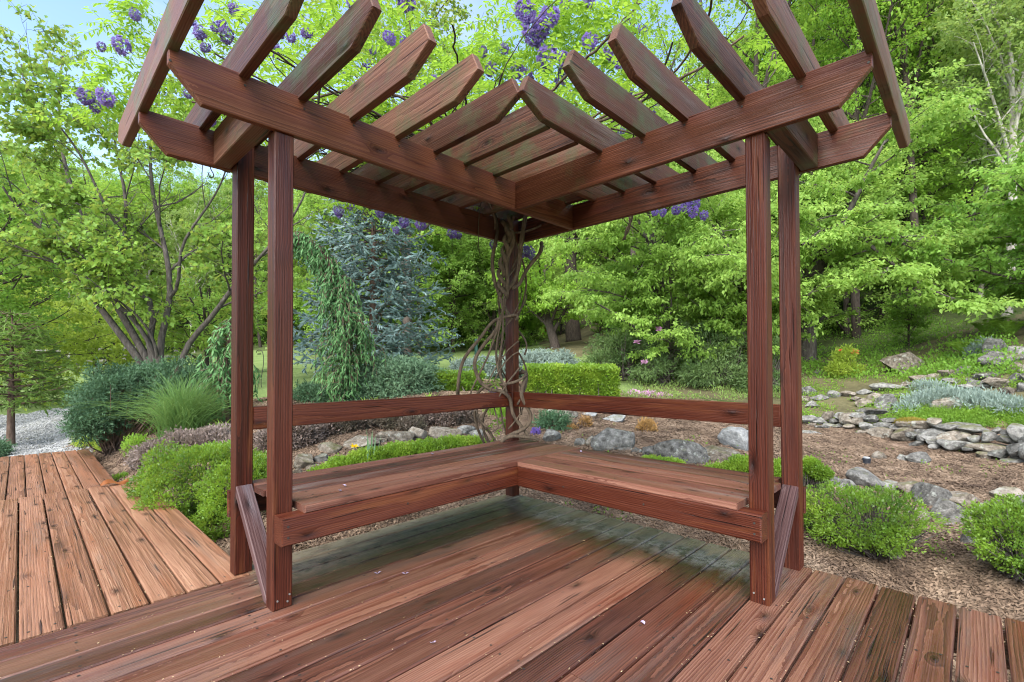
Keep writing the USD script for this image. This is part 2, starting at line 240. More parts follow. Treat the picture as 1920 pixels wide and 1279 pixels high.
for k, (nm, mt, lb) in enumerate((('mulch_bed', G_MULCH, 'brown bark mulch bed around the deck'), ('lawn', G_LAWN, 'mown green lawn rising to the woods'), ('gravel_path', G_GRAVEL, 'pale gravel path at the end of the deck'), ('bank', G_BANK, 'earth bank rising to the right under plants'), ('ground', G_WOODS, 'shady woodland floor on the hillside'))):
    q = Q[reg == k]; u, inv = np.unique(q, return_inverse=True); q = inv.reshape(q.shape)
    mesh('/World', nm, (GV[u], np.vstack([q[:, [0, 1, 2]], q[:, [0, 2, 3]]])), mt, True, label=lb, kind='structure')

# ------------------------------------------------------------------ decks
def plank_along(parent, axis, a0, a1, c0, c1, ztop, T, mat, name='plank', bev=.006):
    o = (0, c0, ztop - T) if axis == 'x' else (c0, 0, ztop - T)
    m, g = board(rect(a0, a1, 0, T), c1 - c0, o, X if axis == 'x' else Y, Y if axis == 'x' else X, Z, bev)
    g = g[:, :]; return mesh(parent, name, m, mat, False, g)
deck = thing('deck', 'reddish brown stained timber deck under the pergola', 'deck', kind='structure')
P0 = .1475; screws = []
for k in range(0, 40):
    y1 = .02 - P0 * k - .005; y0 = y1 - P0 + .010
    xl = -2.2 if k == 0 else -7.5; xr = .0 + rng.uniform(-.006, .006); dz = rng.uniform(-.0015, .0015)
    cuts = [xl, xr]
    if k == 13: cuts = [xl, -1.66, xr]
    elif k > 1 and rng.random() < .45: cuts = [xl, rng.choice([-5.2, -4.3, -6.1]), xr]
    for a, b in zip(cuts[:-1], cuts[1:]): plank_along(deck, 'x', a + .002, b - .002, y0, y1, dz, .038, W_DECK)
    for xs in np.arange(-6.4, 0, .58):
        if xs < -2.2 and k == 0: continue
        screws += [(xs + rng.normal(0, .012), y0 + .03 + rng.normal(0, .006)), (xs + rng.normal(0, .012), y1 - .03 + rng.normal(0, .006))]
deck1 = thing('deck', 'paler orange brown deck section left of the pergola with boards running away', 'deck', kind='structure')
for k in range(22):
    x1 = -2.195 - .1492 * k; x0 = x1 - .1492 + .009; zz = rng.uniform(-.003, .003)
    plank_along(deck1, 'y', -.121 + rng.uniform(0, .004), 3.03 + rng.uniform(-.012, .012), x0, x1, zz, .038, W_OLD, bev=.006)
    for ys in (-.06, .55, 1.15, 1.75, 2.35, 2.95): screws += [(x0 + .03 + rng.normal(0, .006), ys), (x1 - .03, ys + rng.normal(0, .01))]
deck2 = thing('deck', 'lower deck step at the far left beside the gravel path', 'deck', kind='structure')
for k in range(20):
    x1 = -2.325 - .1425 * k; x0 = x1 - .1425 + .008
    plank_along(deck2, 'y', 2.9, 7.11 + rng.uniform(-.012, .012), x0, x1, -.15 + rng.uniform(-.002, .002), .038, W_OLD)
m_, g_ = board(rect(-9, -2.2, -.19, -.04), .03, (0, 2.985, 0), X, Y, Z); mesh(deck1, 'riser', m_, W_OLD, False, g_)
for nm_, (a_, o_, N_, H_) in {'rim_joist': (rect(-2.2, .0, -.21, -.042), (0, -.045, 0), Y, Z), }.items():
    m_, g_ = board(a_, .035, o_, X, N_, H_); mesh(deck, nm_, m_, W_DECK, False, g_)
m_, g_ = board(rect(-6, -.05, -.21, -.042), .035, (-.045, 0, 0), Y, X, Z); mesh(deck, 'rim_joist', m_, W_DECK, False, g_)
M_METAL = usdkit.material(stage, '/World/Looks/dark_metal', {'p': ('principled_bsdf', dict(base_color=(.05, .045, .04), metallic=.6, roughness=.5))}, surface='p.BSDF')
M_ZINC = usdkit.material(stage, '/World/Looks/zinc_metal', {'p': ('principled_bsdf', dict(base_color=(.35, .34, .33), metallic=.8, roughness=.45))}, surface='p.BSDF')
def discs(P, N, r, h, n=6):
    P = np.asarray(P, float); V, F = [], []
    c = trimesh.creation.cylinder(r, h, sections=n); T = trimesh.geometry.align_vectors([0, 0, 1], N)[:3, :3]
    return trimesh.util.concatenate([trimesh.Trimesh(c.vertices @ T.T + p, c.faces, process=False) for p in P])
sc = [(x, y, -.1505 if y > 3.1 else .0016) for x, y in screws if y < 3.03]
hx = np.column_stack([np.cos(np.arange(6) * 1.047), np.sin(np.arange(6) * 1.047), 0 * np.arange(6)]) * .0055; sc = np.array([q for q in sc if q[0] > -5.2])
mesh(deck, 'screw', ((sc[:, None] + hx[None]).reshape(-1, 3), (np.array([[0, 1, 2], [0, 2, 3], [0, 3, 4], [0, 4, 5]])[None] + (np.arange(len(sc)) * 6)[:, None, None]).reshape(-1, 3)), M_METAL, kind='stuff', label='small dark screw heads along the boards')

# ------------------------------------------------------------------ pergola with its built-in corner bench
pg = thing('pergola', 'reddish brown stained L-shaped pergola with a built-in corner bench', 'pergola')
def post(x, y, s, z0, z1, mat=W_POST):
    m, g = board(rect(z0, z1, 0, s), s, (x, y, 0), Z, Y, X, .005); return mesh(pg, 'post', m, mat, False, g)
S = .089; ZB0, ZB1 = 2.251, 2.449
pa = post(-2.265, -.650, S, .0, ZB0 - .001); pb = post(-2.265, -S, S, .0, ZB1 - .004)
pc = post(-.628, -2.294, S, .0, ZB0 - .001); pd = post(-S, -2.294, S, .0, ZB1 - .004); pe = post(-.098, -.094, S, -.5, ZB1)
for x_, z_ in [(-2.245, .045), (-2.20, .03), (-2.19, .06)]: mesh(pa, 'nail', discs([(x_, -.652, z_)], Y, .0045, .006), M_ZINC)
for y_, z_ in [(-2.225, .045), (-2.27, .03)]: mesh(pc, 'nail', discs([(-.630, y_, z_)], X, .0045, .006), M_ZINC)
# half-lapped tongue of the inner posts behind the beam
m, g = board(rect(ZB0, ZB1 - .02, 0, S), S - .05, (-2.265, -.611, 0), Z, Y, X); mesh(pg, 'post_tongue', m, W_POST, False, g)
m, g = board(rect(ZB0, ZB1 - .02, 0, S - .05), S, (-.596, -2.294, 0), Z, Y, X); mesh(pg, 'post_tongue', m, W_POST, False, g)
def beam_poly(a, b, z0, z1, ca=True, cb=True, lip=.072, ch=.118):
    p = []
    p += [(a + ch, z0)] if ca else [(a, z0)]
    p += [(b - ch, z0), (b, z1 - lip)] if cb else [(b, z0)]
    p += [(b, z1), (a, z1)]
    if ca: p.append((a, z1 - lip))
    return p
def bx(poly, T, o, A, N, H, name, mat, bev=.004):
    m, g = board(poly, T, o, A, N, H, bev); return mesh(pg, name, m, mat, False, g)
BT = .038
bx(beam_poly(-2.679, .030, ZB0, ZB1, True, False), BT, (0, -.6654, 0), X, Y, Z, 'beam', W_BEAM)
bx(beam_poly(-2.7126, -.667, ZB0, ZB1, True, False), BT, (-.6512, 0, 0), Y, X, Z, 'beam', W_BEAM)
bx(beam_poly(-2.681, .031, ZB0, ZB1, True, False), BT, (0, .0132, 0), X, Y, Z, 'beam', W_BEAM)
bx(beam_poly(-2.7064, .0512, ZB0, ZB1, True, False), BT, (.0325, 0, 0), Y, X, Z, 'beam', W_BEAM)
bx(rect(-.626, .012, ZB0 + .004, ZB1 - .006), .085, (-2.289 - .065, 0, 0), Y, X, Z, 'cross_beam', W_RAFT)
bx(rect(-.612, .031, ZB0 + .004, ZB1 - .006), .085, (0, -2.322 - .058, 0), X, Y, Z, 'cross_beam', W_RAFT)
RZ0, RZ1 = 2.449 - .018, 2.606
def raft_poly(a, b, ca=True, cb=True):
    p = [(a + .175, RZ0)] if ca else [(a, RZ0)]
    p += [(b - .175, RZ0), (b - .0, RZ0 + .082), (b - .045, RZ1)] if cb else [(b, RZ0), (b, RZ1)]
    p += [(a + .045, RZ1), (a, RZ0 + .082)] if ca else [(a, RZ1)]
    return p
RT_ = .042; LX = [-2.645, -2.381, -2.123, -1.86, -1.586, -1.321]
# where a rafter crosses a beam it is notched down onto it: the rafters' undersides stand 18 mm below the beams' tops
for x in LX: bx(raft_poly(-1.37, .73), RT_, (x - RT_, 0, 0), Y, X, Z, 'rafter', W_RAFT)
for x in (-1.083, -.825, -.567): bx(raft_poly(-1.352, .73, False), RT_, (x - RT_, 0, 0), Y, X, Z, 'rafter', W_RAFT)
for x in (-.300, -.035): bx(raft_poly(-.838, .73, False), RT_, (x - RT_, 0, 0), Y, X, Z, 'rafter', W_RAFT)
RY = [-2.692, -2.434, -2.176, -1.892, -1.645, -1.358]
for y in RY: bx(raft_poly(-1.36, .74), RT_, (0, y - RT_, 0), X, Y, Z, 'rafter', W_RAFT)
for y in (-1.106, -.843): bx(raft_poly(-.562, .74, False), RT_, (0, y - RT_, 0), X, Y, Z, 'rafter', W_RAFT)
# rails
bx(rect(-2.175, -.099, .785, .913), .038, (0, -.087, 0), X, Y, Z, 'back_rail', W_POST)
bx(rect(-2.204, -.095, .785, .913), .038, (-.087, 0, 0), Y, X, Z, 'back_rail', W_POST)
# bench: aprons, braces, seat planks
bx(rect(-2.262, -.632, .322, .450), .098, (0, -.7502, 0), X, Y, Z, 'bench_apron', W_POST, .006)
bx(rect(-2.291, -.7515, .322, .450), .100, (-.7305, 0, 0), Y, X, Z, 'bench_apron', W_POST, .006)
bx(rect(-2.272, .04, .297, .446), .036, (0, .002, 0), X, Y, Z, 'bench_apron', W_POST)
bx(rect(-2.30, .0, .297, .446), .036, (.002, 0, 0), Y, X, Z, 'bench_apron', W_POST)
for k in range(5):
    y1 = .004 - k * .150; e0 = -2.155 if k in (0, 4) else -2.185 + rng.uniform(-.008, .008)
    if k == 0: e0 = -2.172
    bx(rect(e0, .045 - .006 * k, .4505, .484 + rng.uniform(-.0015, .0015)), .143, (0, y1 - .143, 0), X, Y, Z, 'seat_plank', W_SEAT)
    x1 = .004 - k * .148; e0 = -2.186 if k in (0, 4) else -2.215 + rng.uniform(-.008, .008)
    bx(rect(e0, -.752, .4505, .484 + rng.uniform(-.0015, .0015)), .141, (x1 - .141, 0, 0), Y, X, Z, 'seat_plank', W_SEAT)
for wing in (0, 1):   # slanted brace from the foot of the inner post up to the outer post
    o0, o1 = (-.556, .0), (-.092, .455); dv = norm(np.subtract(o1, o0)); T_ = .038
    A_b = Y * dv[0] + Z * dv[1] if wing == 0 else X * dv[0] + Z * dv[1]; Nn = X if wing == 0 else Y
    pl = [(0, 0), (.52, -.0), (.56, .0)]
    hv = np.array([-dv[1], dv[0]])
    # parallelogram cut plumb at the top and level at the foot
    s0 = 0.0; L_ = float(np.hypot(*np.subtract(o1, o0))); tl = .043
    poly = [(0.0, 0.0), (L_ - tl * (dv[1] / dv[0]) * 0, 0.0), (L_ + tl * dv[1] / dv[0], tl), (-tl * dv[0] / dv[1] * -1 * -1, tl)]
    poly = [(0.0, 0.0), (L_, 0.0), (L_ + tl * dv[1] / dv[0], tl), (-tl * dv[0] / dv[1], tl)]
    a_ = np.array([-.541 if wing == 0 else -.532]); base = np.array([-2.262, -.52, .002]) if wing == 0 else np.array([-.50, -2.291, .002])
    Hh = (Y * hv[0] + Z * hv[1]) if wing == 0 else (X * hv[0] + Z * hv[1])
    m, g = board(poly, .083, base, A_b, Nn, Hh, .004); mesh(pg, 'brace', m, W_BRACE, False, g)

# small hardware: screw heads along the seat, nails in braces, aprons and where the rafters sit on the beams
sq = []
for k in range(5):
    for xs in (-2.05, -1.45, -.85, -.25):
        for dy in (.03, .112): sq.append((xs + rng.normal(0, .008), .004 - k * .150 - dy, .4862))
for k in range(5):
    for ys in (-2.1, -1.5, -.95):
        for dx in (.03, .11): sq.append((.004 - k * .148 - dx, ys + rng.normal(0, .008), .4862))
sq = np.array(sq); mesh(pg, 'seat_screw', ((sq[:, None] + hx[None]).reshape(-1, 3), (np.array([[0, 1, 2], [0, 2, 3], [0, 3, 4], [0, 4, 5]])[None] + (np.arange(len(sq)) * 6)[:, None, None]).reshape(-1, 3)), M_METAL, kind='stuff', label='small dark screw heads along the seat planks')
nl = [((x - RT_ * .5 + rng.normal(0, .006), -.6662, 2.395 + rng.normal(0, .01)), Y) for x in LX + [-1.083, -.825]] + [((-.652, y - RT_ * .5 + rng.normal(0, .006), 2.395 + rng.normal(0, .01)), X) for y in RY]
nl += [((-2.235, -.7508, z), Y) for z in (.36, .41)] + [((-.731, -2.262, z), X) for z in (.36, .41)] + [((x, -.7508, .385), Y) for x in (-1.6, -1.0)] + [((-.731, y, .385), X) for y in (-1.7, -1.15)]
for p_, n_ in nl: mesh(pg, 'nail', discs([p_], n_, .0055, .003), M_METAL)
# ------------------------------------------------------------------ plant kit
def leafmat(name, stops, trans=.38, rough=.5, spec=.25, tcol=None, patch=.9):
    tc = tcol or tuple(min(1, c * k) for c, k in zip(stops[-1][1], (1.25, 1.25, .8)))
    N = {'g': ('geometry', {}), 'oi': ('object_info', {}), 'n': ('noise_texture', dict(scale=patch, detail=3.0)), 'a': ('math', dict(math_type='multiply_add', value2=.55)), 's': ('math', dict(math_type='multiply_add', value2=.9, value3=-.22)),
         'o': ('math', dict(math_type='multiply_add', value2=.2)), 'r': ('rgb_ramp', dict(ramp=stops)), 'p': ('principled_bsdf', dict(roughness=rough, specular_ior_level=spec)),
         't': ('translucent_bsdf', {}), 'tm': ('mix_color', dict(fac=.5, b=tc)), 'm': ('mix_closure', dict(fac=trans))}
    return usdkit.material(stage, '/World/Looks/' + name, N, [('g.position', 'n.vector'), ('n.fac', 's.value1'), ('oi.random', 'o.value1'), ('s.value', 'o.value3'), ('g.random_per_island', 'a.value1'), ('o.value', 'a.value3'), ('a.value', 'r.fac'),
        ('r.color', 'p.base_color'), ('r.color', 'tm.a'), ('tm.result', 't.color'), ('p.BSDF', 'm.closure1'), ('t.BSDF', 'm.closure2')], surface='m.closure')
def barkmat(name, c0, c1, scale=14., bump=.012, c2=None):
    st = [(.3, c0), (.62, c1)] + ([(.72, c2)] if c2 else [])
    N = {'g': ('texture_coordinate', {}), 'mp': ('mapping', dict(scale=(1, 1, .28))), 'n': ('noise_texture', dict(scale=scale, detail=6.0, roughness=.7)), 'r': ('rgb_ramp', dict(ramp=st)), 'b': ('bump', dict(strength=1.0, distance=bump)), 'p': ('principled_bsdf', dict(roughness=.9, specular_ior_level=.15))}
    return usdkit.material(stage, '/World/Looks/' + name, N, [('g.object', 'mp.vector'), ('mp.vector', 'n.vector'), ('n.fac', 'r.fac'), ('r.color', 'p.base_color'), ('n.fac', 'b.height'), ('b.normal', 'p.normal')], surface='p.BSDF')
def perp(a, r):      # a unit vector square to each a
    v = r.normal(size=a.shape); v -= (v * a).sum(-1, keepdims=True) * a; return norm(v)
def leaves(pos, ax, nr, L, W, fold=.18, quad=False, droop=.0):
    """One small folded leaf at each pos along ax, facing nr. quad False: 2 triangles; True: 4."""
    n = len(pos); L = np.broadcast_to(L, n)[:, None]; W = np.broadcast_to(W, n)[:, None] * .5
    sd = norm(np.cross(nr, ax)); up = np.cross(ax, sd)
    if not quad:
        V = np.stack([pos, pos + ax * L * .42 + sd * W + up * W * fold, pos + ax * L - up * L * droop, pos + ax * L * .42 - sd * W + up * W * fold], 1)
        F = np.array([[0, 2, 1], [0, 3, 2]])
    else:
        V = np.stack([pos, pos + ax * L * .30 + sd * W * .92 + up * W * fold, pos + ax * L * .66 + sd * W * .8 + up * (W * fold - L * droop * .4), pos + ax * L - up * L * droop, pos + ax * L * .66 - sd * W * .8 + up * (W * fold - L * droop * .4), pos + ax * L * .30 - sd * W * .92 + up * W * fold], 1)
        F = np.array([[0, 3, 2], [0, 2, 1], [0, 5, 4], [0, 4, 3]])
    k = V.shape[1]
    return V.reshape(-1, 3), (F[None] + (np.arange(n) * k)[:, None, None]).reshape(-1, 3)
def join(parts):
    vs, fs, o = [], [], 0
    for v, f in parts:
        vs.append(v); fs.append(np.asarray(f) + o); o += len(v)
    return np.vstack(vs), np.vstack(fs)
def segs(P0, P1, r0, r1, sides=3):
    a = norm(P1 - P0); u = norm(np.cross(a, np.array([.31, .17, .93]))); v = np.cross(a, u); n = len(P0)
    th = np.arange(sides) * 2 * np.pi / sides; ring = u[:, None] * np.cos(th)[None, :, None] + v[:, None] * np.sin(th)[None, :, None]
    r0 = np.broadcast_to(r0, n)[:, None, None]; r1 = np.broadcast_to(r1, n)[:, None, None]
    V = np.concatenate([P0[:, None] + ring * r0, P1[:, None] + ring * r1], 1); F = []
    for i in range(sides):
        j = (i + 1) % sides; F += [[i, j, sides + j], [i, sides + j, sides + i]]
    return V.reshape(-1, 3), (np.array(F)[None] + (np.arange(n) * 2 * sides)[:, None, None]).reshape(-1, 3)
def tube(P, r, sides=8, cap=True):
    P = np.asarray(P, float); n = len(P); r = np.broadcast_to(r, n); t = norm(np.gradient(P, axis=0)); u = np.zeros_like(P)
    u0 = np.cross(t[0], [.3, .2, .93]); u0 /= np.linalg.norm(u0)
    for i in range(n):
        u0 = u0 - t[i] * (u0 @ t[i]); u0 /= np.linalg.norm(u0); u[i] = u0
    v = np.cross(t, u); th = np.arange(sides) * 2 * np.pi / sides
    V = (P[:, None] + (u[:, None] * np.cos(th)[None, :, None] + v[:, None] * np.sin(th)[None, :, None]) * r[:, None, None]).reshape(-1, 3); F = []
    i, j = np.meshgrid(np.arange(n - 1), np.arange(sides), indexing='ij'); a = i * sides + j; b = i * sides + (j + 1) % sides
    F = np.concatenate([np.stack([a, b, b + sides], -1).reshape(-1, 3), np.stack([a, b + sides, a + sides], -1).reshape(-1, 3)])
    if cap:
        V = np.vstack([V, P[:1], P[-1:]]); k = np.arange(sides); q = n * sides
        F = np.vstack([F, np.column_stack([(k + 1) % sides, k, np.full(sides, q)]), np.column_stack([(n - 1) * sides + k, (n - 1) * sides + (k + 1) % sides, np.full(sides, q + 1)])])
    return V, F
def smooth_path(P, n):
    from scipy.interpolate import CubicSpline
    P = np.asarray(P, float); s = np.r_[0, np.cumsum(np.linalg.norm(np.diff(P, axis=0), axis=1))]
    return CubicSpline(s, P)(np.linspace(0, s[-1], n))
class Br:           # a set of branches: each a path with radii
    def __init__(s): s.P, s.R = [], []
    def add(s, p, r): s.P.append(np.asarray(p, float)); s.R.append(np.asarray(r, float))
    def mesh(s, sides=6, cap=False): return join([tube(p, r, sides, cap) for p, r in zip(s.P, s.R)])
def sub(par, r, per_m, t0, t1, length, elev, bend=0.0, wig=.12, n=6, rr=.5, spread=1.0, fwd=.5, rmin=.003):
    """Side branches of every parent. length(t): metres; elev: angle above the horizon that the branch starts towards; bend: how much it then turns up (+) or down (-)."""
    out = Br()
    for P, R in zip(par.P, par.R):
        Lp = np.linalg.norm(np.diff(P, axis=0), axis=1).sum(); k = max(1, int(round(per_m * Lp * (t1 - t0))))
        az = r.uniform(0, 2 * np.pi)
        for i in range(k):
            t = t0 + (t1 - t0) * (i + r.uniform(.1, .9)) / k; f = t * (len(P) - 1); a = int(min(f, len(P) - 2)); w = f - a
            p = P[a] * (1 - w) + P[a + 1] * w; tr = R[a] * (1 - w) + R[a + 1] * w; d = norm(P[a + 1] - P[a])
            az += 2.4 + r.normal(0, .4); h = np.array([math.cos(az), math.sin(az), 0]); s_ = norm(np.cross(d, [0, 0, 1.])) if abs(d[2]) < .85 else h
            s_ = s_ * (1 if (i % 2) else -1) if abs(d[2]) < .85 else h
            el = elev + r.normal(0, .18); q = norm(s_ * spread * math.cos(el) + d * fwd + np.array([0, 0, math.sin(el)]) + r.normal(0, .12, 3))
            L = length(t) * r.uniform(.7, 1.2); pts = [p]; stp = L / (n - 1)
            for _ in range(n - 1):
                q = norm(q + np.array([0, 0, bend / (n - 1)]) + r.normal(0, wig, 3)); pts.append(pts[-1] + q * stp)
            r0 = max(rmin, min(tr * rr, tr * .9)); out.add(pts, np.linspace(r0, max(rmin * .5, r0 * .3), n))
    return out
def twigs(par, r, per_m, length, fwd=.6, rnd=.7, bias=(0, 0, 0), t0=.25, zs=.55):
    P0, D = [], []
    for P in par.P:
        Lp = np.linalg.norm(np.diff(P, axis=0), axis=1).sum(); k = r.poisson(per_m * Lp * (1 - t0)) + 1; f = r.uniform(t0, 1, k) * (len(P) - 1); f[0] = len(P) - 1.001
        a = np.minimum(f.astype(int), len(P) - 2); w = (f - a)[:, None]; P0.append(P[a] * (1 - w) + P[a + 1] * w); D.append(norm(P[a + 1] - P[a]))
    P0 = np.vstack(P0); D = np.vstack(D); d = norm(D * fwd + r.normal(0, rnd, P0.shape) * np.array([1, 1, zs]) + np.array(bias)); L = length * r.uniform(.5, 1.3, len(P0))[:, None]
    return P0, P0 + d * L, d
def leaf_on(P0, P1, d, r, m, size, aspect=.62, hang=.35, flat=1.0, fold=.2, quad=False, jit=.35, droop=0.0):
    n = len(P0); t = r.uniform(.15, 1.05, (n, m, 1)); pos = P0[:, None] * (1 - t) + P1[:, None] * t
    ax = norm(d[:, None] * .55 + r.normal(0, .6, (n, m, 3)) * np.array([1, 1, .5]) + np.array([0, 0, -hang])).reshape(-1, 3); pos = (pos + r.normal(0, jit * size, pos.shape)).reshape(-1, 3)
    nr = norm(r.normal(0, .45, ax.shape) + np.array([0, 0, flat])); s = size * r.uniform(.6, 1.25, len(pos))
    return leaves(pos, ax, nr, s, s * aspect, fold, quad, droop)
def needles(P0, P1, r, m, length, w, fwd=.6):
    n = len(P0); t = r.uniform(0, 1, (n, m, 1)); d = norm(P1 - P0)[:, None]; pos = (P0[:, None] * (1 - t) + P1[:, None] * t).reshape(-1, 3)
    dd = np.broadcast_to(d, (n, m, 3)).reshape(-1, 3); ax = norm(dd * fwd + perp(dd, r)); sd = perp(ax, r); L = length * r.uniform(.7, 1.2, (len(pos), 1))
    V = np.stack([pos - sd * w * .5, pos + sd * w * .5, pos + ax * L], 1).reshape(-1, 3)
    return V, np.arange(len(V)).reshape(-1, 3)
def spindles(P0, P1, r):       # plump needle-clad shoots, thickest in the middle
    m = P0 * .55 + P1 * .45; return join([segs(P0, m, r * .45, r, 3), segs(m, P1, r, r * .12, 3)])
def blob(r, n, ells, shell=.55, rough=.25, seed=3, floor=None):
    """Points and outward directions in a lumpy union of ellipsoids, mostly near its surface. ells: (centre, radii) list."""
    vol = np.array([np.prod(e[1]) ** (2 / 3) for e in ells]); pick = r.choice(len(ells), n, p=vol / vol.sum()); c = np.array([e[0] for e in ells])[pick]; ra = np.array([e[1] for e in ells])[pick]
    d = norm(r.normal(size=(n, 3))); q = 1 - (1 - shell) * r.random(n) ** 1.6
    lump = 1 + rough * (meshkit.fbm(d * 2.2 + pick[:, None] * 7.1, 3, seed) - .5) * 2
    p = c + d * ra * (q * lump)[:, None]; out = norm(d / ra)
    keep = np.ones(n, bool)
    for k, e in enumerate(ells):       # nothing deep inside a neighbour
        keep &= ~((pick != k) & ((((p - np.array(e[0])) / np.array(e[1])) ** 2).sum(1) < .55))
    if floor is not None: keep &= p[:, 2] > floor
    return p[keep], out[keep]
def tufts(p, out, r, m, size, aspect, up=.4, rnd=.5, quad=False, fold=.2, spreadp=.5, droop=0.0):
    n = len(p); d = norm(out[:, None] + np.array([0, 0, up]) + r.normal(0, rnd, (n, m, 3))).reshape(-1, 3); pos = (p[:, None] + r.normal(0, spreadp * size, (n, m, 3))).reshape(-1, 3)
    nr = norm(r.normal(0, .5, d.shape) + np.array([0, 0, 1.]) + np.repeat(out, m, 0) * .5); s = size * r.uniform(.6, 1.25, len(pos))
    return leaves(pos, d, nr, s, s * aspect, fold, quad, droop)
def proto(name):    # a class prim that copies refer to
    path = '/World/Looks/' + name if False else '/World/' + name
    stage.CreateClassPrim(path); return path

def hit(px, py, d0=1.5, d1=140.):
    ds = np.exp(np.linspace(math.log(d0), math.log(d1), 500)); P = EYE + ds[:, None] * (FW + RT * (px - 963.2) / FPX - UP * (py - 673.2) / FPX)
    b = np.nonzero(P[:, 2] < ground(P[:, 0], P[:, 1]))[0]
    return (P[b[0]], ds[b[0]]) if len(b) else (P[-1], ds[-1])
def quat_to(n, spin):      # a turn about z by spin, then z tipped onto n
    ax = np.cross([0, 0, 1.], n); w = 1 + n[2]; q = np.array([w, *ax]); q /= np.linalg.norm(q); c, s = math.cos(spin / 2), math.sin(spin / 2); w, x, y, z = q
    return Gf.Quath(float(w * c - z * s), float(x * c + y * s), float(y * c - x * s), float(z * c + w * s))
def patches(name, label, cat, protos, mat, P, r, smin=.85, smax=1.15):
    """Strews copies of the proto meshes over the ground points P, tipped with the slope."""
    wd = UsdGeom.PointInstancer.Define(stage, '/World/' + name); tag(wd.GetPrim(), label, cat, kind='stuff')
    for k, m in enumerate(protos): usdkit.mesh(stage, f'/World/{name}/patch_{k:03d}' if k else f'/World/{name}/patch', m, mat); wd.CreatePrototypesRel().AddTarget(Sdf.Path(f'/World/{name}/patch_{k:03d}' if k else f'/World/{name}/patch'))
    e = .12; x, y = P[:, 0], P[:, 1]; z = (ground(x + e, y) + ground(x - e, y) + ground(x, y + e) + ground(x, y - e)) / 4; n = norm(np.column_stack([(ground(x - e, y) - ground(x + e, y)) / (2 * e), (ground(x, y - e) - ground(x, y + e)) / (2 * e), np.ones(len(x))]))
    wd.CreatePositionsAttr(Vt.Vec3fArray.FromNumpy(np.column_stack([x, y, z]).astype(np.float32))); wd.CreateProtoIndicesAttr(Vt.IntArray([int(i) for i in r.integers(0, len(protos), len(x))])); wd.CreateOrientationsAttr(Vt.QuathArray([quat_to(a, b) for a, b in zip(n, r.uniform(0, 6.283, len(x)))]))
    s = r.uniform(smin, smax, len(x)); wd.CreateScalesAttr(Vt.Vec3fArray.FromNumpy(np.repeat(s[:, None], 3, 1).astype(np.float32)))
B_GREY = barkmat('grey_bark', (.03, .025, .022), (.115, .098, .085), 18., .02, (.21, .20, .175))
B_DARK = barkmat('dark_bark', (.022, .017, .014), (.085, .066, .055), 18., .012)
B_BROWN = barkmat('brown_bark', (.05, .03, .022), (.15, .10, .075), 20.)
B_PALE = barkmat('pale_bark', (.16, .14, .12), (.50, .46, .40), 9., .006, (.62, .6, .55))
B_VINE = barkmat('vine_bark', (.036, .026, .018), (.135, .098, .068), 34., .008)
L_BRIGHT = leafmat('bright_leaf', [(.1, (.11, .22, .02)), (.5, (.27, .44, .06)), (.9, (.45, .59, .14))], trans=.45)
L_DOG = leafmat('dogwood_leaf', [(.1, (.13, .24, .035)), (.5, (.31, .47, .10)), (.9, (.50, .63, .21))], trans=.45)
L_RED = leafmat('redbud_leaf', [(.05, (.08, .17, .025)), (.45, (.20, .35, .05)), (.78, (.35, .49, .10)), (.97, (.42, .42, .13))], trans=.45)
L_OLIVE = leafmat('backlit_leaf', [(.1, (.055, .085, .016)), (.5, (.12, .17, .035)), (.9, (.19, .22, .055))])
L_PALE = leafmat('pale_leaf', [(.1, (.11, .18, .045)), (.5, (.26, .36, .10)), (.9, (.42, .51, .18))], trans=.45)
L_DEEP = leafmat('deep_leaf', [(.1, (.07, .16, .02)), (.5, (.18, .33, .045)), (.9, (.32, .48, .09))], trans=.42)
L_YEL = leafmat('yellow_leaf', [(.1, (.16, .23, .025)), (.5, (.33, .43, .06)), (.9, (.50, .57, .13))], trans=.45)
L_BOX = leafmat('box_leaf', [(.08, (.035, .085, .012)), (.40, (.15, .26, .026)), (.82, (.44, .53, .07))], trans=.35, rough=.38, spec=.4, patch=3.)
L_SPRUCE = leafmat('spruce_needle', [(.1, (.04, .105, .035)), (.5, (.105, .225, .075)), (.9, (.20, .36, .13))], trans=.15, rough=.6)
L_BLUE = leafmat('blue_needle', [(.1, (.06, .105, .098)), (.5, (.145, .215, .20)), (.9, (.27, .35, .335))], trans=.1, rough=.6)
L_JUN = leafmat('juniper_needle', [(.1, (.03, .068, .032)), (.5, (.085, .165, .08)), (.9, (.18, .28, .14))], trans=.12, rough=.6, patch=2.2)
L_SILV = leafmat('silver_leaf', [(.1, (.10, .14, .12)), (.5, (.23, .29, .25)), (.9, (.40, .46, .41))], trans=.2, rough=.7)
L_HEATH = leafmat('bronze_leaf', [(.1, (.085, .075, .05)), (.35, (.19, .14, .12)), (.6, (.24, .19, .17)), (.75, (.17, .16, .075)), (.95, (.33, .27, .25))], trans=.2, patch=2.5)
L_GRASS = leafmat('grass_blade', [(.1, (.055, .12, .03)), (.5, (.13, .235, .06)), (.9, (.25, .35, .12))], trans=.3)
L_TURF = leafmat('turf_blade', [(.1, (.07, .12, .025)), (.5, (.14, .215, .045)), (.9, (.23, .29, .09))], trans=.3)
L_COVER = leafmat('ground_cover_leaf', [(.1, (.06, .13, .015)), (.5, (.16, .28, .03)), (.9, (.30, .42, .07))], patch=3.)
L_WIST = leafmat('wisteria_leaf', [(.1, (.08, .18, .016)), (.5, (.20, .36, .033)), (.9, (.36, .52, .08))], trans=.5)
L_DRY = leafmat('dry_foliage', [(.1, (.20, .10, .035)), (.5, (.40, .23, .08)), (.9, (.55, .38, .17))], trans=.15)
def petalmat(name, stops): return leafmat(name, stops, trans=.25, rough=.6)
